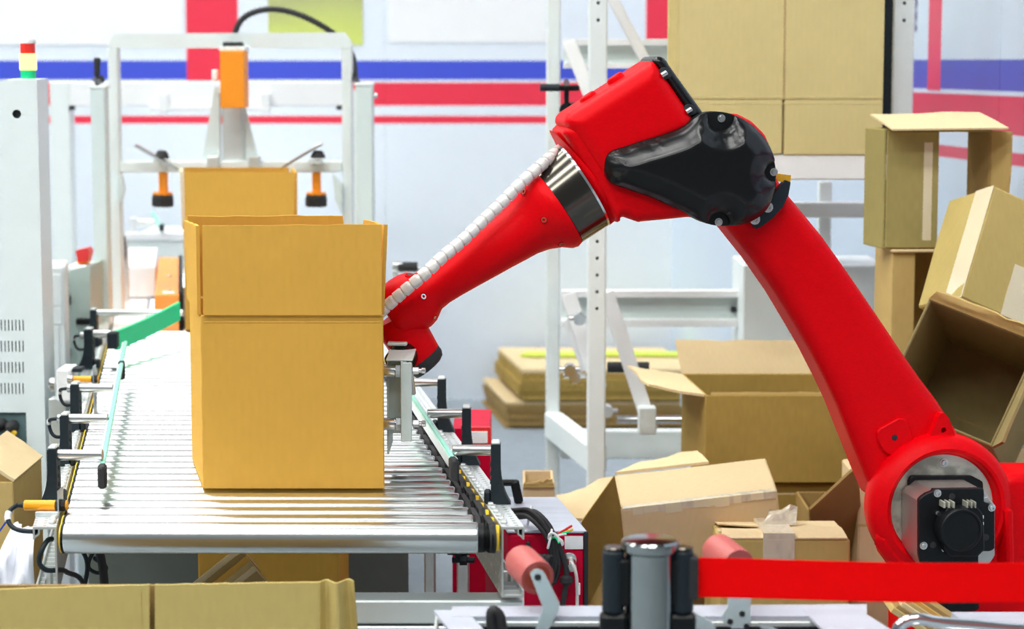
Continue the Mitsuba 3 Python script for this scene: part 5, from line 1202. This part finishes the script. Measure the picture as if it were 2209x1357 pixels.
# coil of black cables
kc2 = thing('cable_coil', 'bundle of black cables coiled over the lid of the crimson floor unit', 'cable')
for i, (dx, dy, r) in enumerate(((0, 0, .0052), (9, -3, .0046), (-9, 6, .0046), (4, 9, .004), (-4, -7, .004), (14, 4, .0036))):
    pts = [at(1096 + dx, 1108 + dy, Yc + .05), at(1130 + dx, 1106 + dy, Yc + .03), at(1160 + dx, 1118 + dy, Yc - .02), at(1182 + dx * .8, 1145 + dy, Yc - .03), at(1193 + dx * .6, 1180 + dy, Yc - .032), at(1192 + dx, 1215 + dy * 2, Yc - .03), at(1180 + dx, 1250 + dy * 2, Yc - .03), at(1170 + dx, 1240 + dy, Yc - .04), at(1176 + dx, 1200, Yc - .045)]
    part(kc2, 'cable', tube(pts, r), 'mat_rubber', 40)
for x, y, yy in ((1142, 1110, .02), (1186, 1160, -.03)):
    p = at(x, y, Yc + yy); part(kc2, 'cable_tie', tube([p + [-.004, -.012, -.018], p + [0, -.016, 0], p + [.004, -.008, .018]], .0025), 'mat_white', 40)
k = thing('power_cable', 'single black cable with a plug hanging down the crimson front', 'cable')
part(k, 'lead', tube([at(1196, 1150, Yc - .03), at(1208, 1185, Yc - .03), at(1220, 1220, Yc - .03), at(1222, 1252, Yc - .03), at(1217, 1285, Yc - .03), at(1212, 1330, Yc - .03), at(1210, 1500, Yc - .02)], .0055), 'mat_rubber', 40)
part(k, 'plug', lathe(at(1222, 1240, Yc - .03), at(1222, 1262, Yc - .03), [(.005, 0), (.012, .005), (.013, .014), (.006, .02)], 14), 'mat_rubber', 40)
k = thing('loose_wires', 'frayed green, yellow and white wire ends above the white plate of the crimson unit', 'wires')
for i, (dx, dy, m_) in enumerate(((30, -10, 'mat_green_bright'), (36, -14, 'mat_yellow'), (34, -22, 'mat_red_plastic'), (22, -4, 'mat_white'), (14, 12, 'mat_white'), (6, 16, 'mat_green_bright'))):
    part(k, 'wire', tube([at(1188, 1162, Yc - .035), at(1198 + dx * .3, 1156 + dy * .3, Yc - .045), at(1200 + dx, 1156 + dy, Yc - .05)], .0022, 8, 20), m_, 40)
part(k, 'tie', tube([at(1184, 1163, Yc - .045), at(1192, 1150, Yc - .05), at(1203, 1158, Yc - .05), at(1206, 1168, Yc - .05)], .0025, 8, 20), 'mat_white', 40)
k = thing('carton', 'small carton corner with a torn edge behind the black handle', 'box')
b = Box3((1128, 1300, 4.78), (1196, 1300, 4.78), (1128, 1050, 4.78), .2); b.x = np.array([1, 0, 0.]); b.y = np.array([0, 1, 0.]); b.z = np.array([0, 0, 1.]); tt = b.o[2] + b.h; b.o[2] = 0; b.h = tt
hollow(b, 'top', 'mat_carton_pale', k); part(k, 'flap', bent_board([b.p(0, 0, 1), b.p(1, 0, 1), b.p(.92, 0, 1) + np.array([0, 0, .016]), b.p(.05, 0, 1) + np.array([0, 0, .012])], wob=.003, rough=.012), 'mat_carton_mid', 30)

# things under and left of the conveyor
k = thing('carton', 'shaded carton standing on the floor under the conveyor', 'box')
b = Box3((428, 1300, 4.15), (732, 1300, 4.15), (428, 1175, 4.15), .25); b.x = np.array([1, 0, 0.]); b.y = np.array([0, 1, 0.]); b.z = np.array([0, 0, 1.]); tt = b.o[2] + b.h; b.o[2] = 0; b.h = tt
closed(b, k, 'mat_carton')
k = thing('wrapped_boards', 'tilted pack of cardboard strips in shiny clear film below the rollers', 'pack')
d_ = at(480, 1262, 3.8) - at(543, 1200, 3.8); 
for i in range(6):
    p0 = at(536 + i * 7.5, 1200 + i * 11, 3.8 - .004 * i); p1 = p0 + np.array([-.5, 0, -.405])
    part(k, 'strip', beam(p0, p1, .05, .006, .001, (0.6, 0, 1)), ('mat_carton_pale', 'mat_carton_dark', 'mat_carton', 'mat_carton_mid')[i % 4], False)
film = hull([at(543, 1197, 3.74), at(590, 1268, 3.74), at(543, 1197, 3.81), at(590, 1268, 3.81)] + [q + np.array([-.5, 0, -.405]) for q in (at(543, 1197, 3.74), at(590, 1268, 3.74), at(543, 1197, 3.81), at(590, 1268, 3.81))])
part(k, 'film', film, 'mat_film', False, 'clear wrapping film')
k = thing('open_carton', 'open carton with a bent flap beside the base of the vented cabinet', 'box')
b = Box3((-170, 1400, 4.25), (38, 1400, 4.25), (-170, 1040, 4.25), .26); b.x = np.array([1, 0, 0.]); b.y = np.array([0, 1, 0.]); b.z = np.array([0, 0, 1.]); tt = b.o[2] + b.h; b.o[2] = 0; b.h = tt
hollow(b, 'top', 'mat_carton_mid', k)
part(k, 'flap', bent_board([b.p(1, 0, 1), b.p(1, 1, 1), b.p(.62, 1, 1) + np.array([-.0, 0, .055]), b.p(.62, .0, 1) + np.array([0, 0, .05])], wob=.004), 'mat_carton_pale', 30)
k = thing('plastic_sheet', 'translucent white plastic sheet draped beside the conveyor rail', 'sheet')
ps = [[at(30, 1128, 3.72), at(72, 1140, 3.66)], [at(12, 1160, 3.70), at(74, 1165, 3.62)], [at(-5, 1200, 3.66), at(74, 1205, 3.60)], [at(-20, 1240, 3.64), at(74, 1245, 3.6)], [at(-40, 1300, 3.62), at(76, 1300, 3.6)], [at(-60, 1500, 3.6), at(78, 1500, 3.6)]]
n_ = 14; P = np.array([[a * (1 - t) + c * t + np.array([0, .012 * math.sin(9 * t + i * 1.3) + .008 * math.sin(21 * t - i), 0]) for t in np.linspace(0, 1, n_)] for i, (a, c) in enumerate(ps)])
up_ = np.array([spline(P[:, j], 24) for j in range(n_)]).transpose(1, 0, 2); up_[-1, :, 2] = .002
V_ = np.vstack([up_.reshape(-1, 3), up_.reshape(-1, 3) + [0, .0012, 0]]); f_ = []
for i in range(23):
    for j in range(n_ - 1):
        a = i * n_ + j; o = 24 * n_; f_ += [[a, a + 1, a + n_ + 1], [a, a + n_ + 1, a + n_], [a + o, a + n_ + 1 + o, a + 1 + o], [a + o, a + n_ + o, a + n_ + 1 + o]]
scene[k] = mikit.ply(trimesh.Trimesh(V_, f_, process=False), 'mat_plastic_sheet', smooth=True)
k = thing('strap', 'blue strap leading down past the orange sensor cable', 'strap')
scene[k] = mikit.ply(ribbon(spline([at(24, 1108, 3.80), at(12, 1128, 3.80), at(-4, 1150, 3.8), at(-30, 1190, 3.8), at(-60, 1400, 3.8)], 20), .010, .002, (.8, 0, .6)), 'mat_blue', smooth=30)

# ---------------------------------------------------------------- foreground
k = thing('cardboard_wall', 'tall cardboard carton in front of the conveyor with a slot and a crushed corner', 'box')
Yf = 3.06
xs = [-60, 322, 333, 700, 728, 745, 757, 763]
zt0 = [1273, 1262, 1262, 1256, 1255, 1254, 1254, 1256]
def wallboard(xa, xb, n, seed, wob=.0015, crush=False):
    us = np.linspace(xa, xb, n); A = []
    for u in us:
        yt = np.interp(u, xs, zt0) + 1.5 * (meshkit.noise(np.array([u * .06, seed, 0])) - .5)
        dy = 0.0
        if crush and u > 690: dy = .012 * math.sin((u - 690) / 73 * 3 * math.pi) 
        A.append([at(u, yt, Yf) + [0, dy * .9, 0], at(u + (0 if not crush or u < 690 else (u - 690) * .14), 1380, Yf) + [0, dy, 0], ])
    lo = []
    for a, c in A:
        q = c.copy(); q[2] = .0; lo.append(q)
    top = np.array([a for a, c in A]); mid = np.array([c for a, c in A]); bot = np.array(lo)
    rows = np.stack([top, mid, bot]); b_ = rows + np.array([0, .006, 0]); m = len(us)
    V_ = np.vstack([rows.reshape(-1, 3), b_.reshape(-1, 3)]); f_ = []; o = 3 * m
    for r in range(2):
        for j in range(m - 1):
            a = r * m + j; f_ += [[a, a + m, a + m + 1], [a, a + m + 1, a + 1], [a + o, a + m + 1 + o, a + m + o], [a + o, a + 1 + o, a + m + 1 + o]]
    loop = list(range(m)) + [2 * m - 1, 3 * m - 1] + list(range(3 * m - 2, 2 * m - 1, -1)) + [m]
    for a, c in zip(loop, loop[1:] + loop[:1]): f_ += [[a, c, c + o], [a, c + o, a + o]]
    t_ = trimesh.Trimesh(V_, f_, process=False); t_.fix_normals(); return t_
part(k, 'panel', wallboard(-60, 322, 30, 1), 'mat_carton_olive', 20); part(k, 'panel', wallboard(334, 763, 90, 2, crush=True), 'mat_carton_olive', 30)
A, B = at(-60, 1300, Yf), at(763, 1300, Yf)
part(k, 'inner_board', box(A[0], B[0] - .02, Yf + .016, Yf + .022, 0, at(300, 1268, Yf)[2], .001), 'mat_carton_dark', False)
part(k, 'crease', fb(305, 1275, 308, 1500, Yf - .0012, .003, .001), 'mat_carton_olive', False)

# belt barrier
kp = thing('barrier_post', 'chrome barrier post with black belt slots, out of focus in front of the machine', 'post')
Yp = 2.72
rp = 52 * mpp(Yp) * 1.05; yp_ = Yp + rp; xp = at(1402, 1250, yp_)[0]; zt_ = at(1402, 1166, yp_)[2]
c = np.array([xp, yp_, 0])
part(kp, 'tube', cyl([xp, yp_, .02], [xp, yp_, zt_ - .013], rp, .001, 48), 'mat_post', 40)
part(kp, 'cap', lathe([xp, yp_, zt_ - .024], [xp, yp_, zt_ + .003], [(rp, .009), (rp * 1.16, .012), (rp * 1.19, .016), (rp * 1.18, .023), (rp * 1.1, .0255), (rp * .4, .0265)], 48), 'mat_post', 40)
part(kp, 'base', lathe([xp, yp_, 0], [xp, yp_, .03], [(.16, 0), (.16, .012), (.05, .028), (.05, .03)], 48), 'mat_chrome', 40)
for px in (1323, 1472):
    x = at(px, 1250, yp_)[0]; z1, z0 = at(px, 1184, yp_)[2], at(px, 1322, yp_)[2]
    q = part(kp, 'belt_slot', cyl([x, yp_, z0], [x, yp_, z1], 25 * mpp(Yp), .004, 28), 'mat_black_plastic', 40)
    part(kp, 'slot_neck', box(min(x, xp), max(x, xp), yp_ - .012, yp_ + .012, z0 + .01, z1 - .012, .003), 'mat_black', False)
    part(q, 'slot_cap', cyl([x, yp_, z1 - .001], [x, yp_, z1 + .003], 23 * mpp(Yp), .001, 28), 'mat_dark_chrome', 40)
    part(kp, 'lower_block', box(x - .017, x + .017, yp_ - .014, yp_ + .014, z0 - .10, z0, .004), 'mat_black', False)
kb = thing('barrier_belt', 'taut red barrier belt stretched across the robot base', 'belt')
x0 = at(1500, 1245, yp_)[0]; x1 = at(2420, 1245, yp_)[0]
zb1_, zb0_ = at(1600, 1202, yp_)[2], at(1600, 1287, yp_)[2]; n_ = 50
u = np.linspace(0, 1, n_); sag = -.0045 * np.sin(np.pi * np.clip(u * .9, 0, 1))
pts = np.stack([x0 + (x1 - x0) * u, np.full(n_, yp_ - .002) + .002 * np.sin(u * 9), (zb0_ + zb1_) / 2 + sag - .004 * u], 1)
part(kb, 'webbing', ribbon(pts, zb1_ - zb0_, .0016), 'mat_belt', 30)
part(kb, 'belt_clip', box(x0 - .012, x0 + .003, yp_ - .012, yp_ + .008, zb0_ - .002, zb1_ + .002, .002), 'mat_rubber', False)
k = thing('barrier_post', 'second chrome barrier post outside the frame holding the far end of the red belt', 'post')
x = x1 + rp; part(k, 'tube', cyl([x, yp_, .02], [x, yp_, zt_ - .02], rp, .001, 40), 'mat_chrome', 40); part(k, 'base', lathe([x, yp_, 0], [x, yp_, .03], [(.16, 0), (.16, .012), (.05, .028), (.05, .03)], 40), 'mat_chrome', 40)
part(k, 'cap', cyl([x, yp_, zt_ - .02], [x, yp_, zt_], rp * 1.17, .004, 40), 'mat_chrome', 40)

# taping machine in front: table frame, pressure arms with pink rollers
kt = thing('taping_machine', 'low metal table frame of a taping machine with pink rollers on levers', 'machine')
ZT = .685
t0 = onz(1180, 1309, ZT); yb_ = t0[1]; yfr = 2.79 + .005
X = lambda px, py: onz(px, py, ZT)
def slab(c, z0, z1):
    c = np.array(c)[:, :2]; return trimesh.Trimesh(*(lambda m: (m.vertices, m.faces))(trimesh.creation.extrude_polygon(sg.Polygon(c).buffer(0).buffer(-.001).buffer(.001), z1 - z0, engine='earcut')), process=False).apply_translation([0, 0, z0])
lft = [X(936, 1316), X(1005, 1316), X(1064, 1380), X(985, 1380)]
part(kt, 'top_plate', slab(lft, ZT - .004, ZT), 'mat_table', False)
part(kt, 'rear_rail', slab([X(975, 1309), X(1870, 1304), X(1870, 1330), X(975, 1331)], ZT - .006, ZT + .0005), 'mat_table', False)
part(kt, 'rear_web', box(X(975, 1330)[0], X(1850, 1330)[0], X(1200, 1331)[1] - .004, X(1200, 1331)[1], ZT - .013, ZT - .006, .001), 'mat_alu', False)
part(kt, 'dark_web', box(X(975, 1330)[0], X(1850, 1330)[0], X(1200, 1331)[1], X(1200, 1331)[1] + .004, ZT - .10, ZT - .013, .001), 'mat_rail_dark', False)
part(kt, 'top_plate', slab([X(1722, 1306), X(1834, 1304), X(1962, 1385), X(1800, 1385)], ZT - .003, ZT + .001), 'mat_table', False)
part(kt, 'side_panel', box(X(940, 1316)[0], X(940, 1316)[0] + .004, X(940, 1380)[1], X(940, 1316)[1], ZT - .25, ZT - .004, .001), 'mat_alu', False)
zd = ZT - .035; part(kt, 'dark_bed', box(X(990, 1330)[0], X(1900, 1330)[0], yfr, X(1200, 1331)[1] - .006, zd - .02, zd, .002), 'mat_dark', False)
for x_, y_ in ((X(990, 1320)[0], X(990, 1320)[1] - .03), (X(1850, 1320)[0], X(990, 1320)[1] - .03), (X(990, 1320)[0], yfr + .03), (X(1850, 1320)[0], yfr + .03)):
    part(kt, 'leg', box(x_ - .02, x_ + .02, y_ - .02, y_ + .02, 0, zd - .02, .003), 'mat_alu', False)
Yh = X(1075, 1340)[1]
part(kt, 'handle', tube([at(1086, 1362, Yh), at(1080, 1338, Yh), at(1072, 1322, Yh), at(1064, 1318, Yh), at(1060, 1326, Yh), at(1068, 1362, Yh)], .0075, 14), 'mat_rubber', 40, 'black rubber handle')
Yl = 2.93
lv = part(kt, 'lever', fprism([(1143, 1238), (1150, 1230), (1160, 1228), (1170, 1232), (1176, 1240), (1207, 1303), (1206, 1316), (1182, 1362), (1172, 1420), (1135, 1420), (1158, 1350), (1172, 1313)], Yl, .006, .002), 'mat_lever', False, 'bent pale blue lever')
p = at(1160, 1245, Yl); part(lv, 'axle', cat(cyl(p + [0, -.002, 0], p + [0, .06, 0], 7.5 * mpp(Yl))), 'mat_dark', 40)
R_ = 39 * mpp(Yl); p0 = at(1160, 1247, Yl + .008); u_ = np.array([-.32, .9, .12]); u_ /= np.linalg.norm(u_)
part(kt, 'pressure_roller', lathe(p0, p0 + u_ * .07, [(R_ * .72, .004), (R_ * .75, 0), (R_ * .97, 0), (R_, .003), (R_, .066), (R_ * .95, .07), (R_ * .3, .07)], 40), 'mat_pink', 40, 'pink rubber roller')
part(kt, 'roller_core', lathe(p0 + u_ * .001, p0 + u_, [(R_ * .74, .0), (R_ * .74, .01), (R_ * .3, .012)], 32), 'mat_rust', 40)
lv = part(kt, 'lever', fprism([(1572, 1282), (1622, 1282), (1618, 1310), (1620, 1340), (1610, 1356), (1580, 1356), (1562, 1345), (1558, 1328), (1570, 1310)], Yl, .006, .003), 'mat_lever', False, 'pale blue lever end with three holes')
for x_, y_ in ((1601, 1324), (1575, 1341), (1610, 1351)): p = at(x_, y_, Yl); part(lv, 'hole', cyl(p + [0, .0005, 0], p + [0, -.0012, 0], 6.5 * mpp(Yl), .0002), 'mat_dark', 40)
p0 = at(1593, 1222, Yl + .01); part(kt, 'pressure_roller', lathe(p0, p0 + u_ * .07, [(R_ * .3, 0), (R_ * .97, 0), (R_, .003), (R_, .066), (R_ * .95, .07), (R_ * .3, .07)], 40), 'mat_pink', 40)
part(kt, 'lever_arm', bar2((1640, 1348, Yl + .004), (1700, 1375, Yl + .004), 14, .006), 'mat_lever', False)
part(kt, 'blade_guard', fprism([(1462, 1312), (1478, 1310), (1540, 1345), (1560, 1400), (1455, 1400)], Yl - .03, .004, .001), 'mat_lever', False)
for px in (1345, 1465): part(kt, 'standoff', cyl(at(px, 1400, Yl), at(px, 1308, Yl), 14 * mpp(Yl), .002), 'mat_dark_chrome', 40)
# bottom corner: white panel, chrome bow, carton pack
k = thing('panel_cover', 'white sheet metal cover in the corner under the red belt', 'cover')
scene[k] = mikit.ply(hull([at(2052, 1320, 3.25), at(2330, 1320, 3.25), at(2330, 1352, 3.05), at(2084, 1347, 3.05)] + [at(2052, 1320, 3.25) - [0, 0, .01], at(2330, 1320, 3.25) - [0, 0, .01], at(2330, 1352, 3.05) - [0, 0, .01], at(2084, 1347, 3.05) - [0, 0, .01]]), 'mat_table', smooth=False)
labels[k]['label'] = 'white sheet metal cover just under the red belt by the robot base'
zq = at(2100, 1330, 3.15)[2]
scene.pop(k); part(k, 'sheet', mikit.ply(hull([at(2052, 1320, 3.25), at(2330, 1320, 3.25), at(2330, 1352, 3.05), at(2084, 1347, 3.05)] + [at(2052, 1320, 3.25) - [0, 0, .01], at(2330, 1320, 3.25) - [0, 0, .01], at(2330, 1352, 3.05) - [0, 0, .01], at(2084, 1347, 3.05) - [0, 0, .01]]), 'mat_table', smooth=False))
for px in (2110, 2290): q = at(px, 1335, 3.15); part(k, 'leg', box(q[0] - .015, q[0] + .015, 3.13, 3.17, 0, q[2] - .01, .002), 'mat_alu', False)
k = thing('bow_handle', 'bent chrome tube bow in front of the white sheet metal cover', 'handle')
q = [at(1924, 1480, 2.95), at(1932, 1380, 2.95), at(1945, 1346, 2.95), at(1968, 1336, 2.95), at(2010, 1340, 2.95), at(2110, 1350, 2.95), at(2260, 1358, 2.95), at(2330, 1366, 2.95), at(2345, 1400, 2.95)]
q[0][2] = .0; e_ = q[-1].copy(); e_[2] = 0; q.append(e_)
scene[k] = mikit.ply(tube(q, .0085, 16, 160), 'mat_chrome', smooth=50)
k = thing('wrapped_boards', 'slanted pack of cardboard strips in clear film near the robot base', 'pack')
dvec = at(2052, 1352, 3.6) - at(1962, 1292, 3.6)
for i in range(6):
    o = i * 9.5
    p0 = at(1938 + o * 1.0, 1318 - o * .62, 3.62 + .012 * i); p0 = p0 - dvec * .25; p1 = p0 + dvec * 2.1; tlow = p1.copy()
    part(k, 'strip', beam(p0, p1, .08, .010, .001), ('mat_carton_mid', 'mat_carton_dark', 'mat_carton_pale', 'mat_carton_mid', 'mat_carton', 'mat_carton_dark')[i], False)
fl0 = [at(1928, 1325, 3.55), at(1975, 1285, 3.55), at(1928, 1325, 3.72), at(1975, 1285, 3.72)]
part(k, 'film', hull(fl0 + [q + dvec * 1.6 for q in fl0]), 'mat_film', False, 'clear wrapping film')
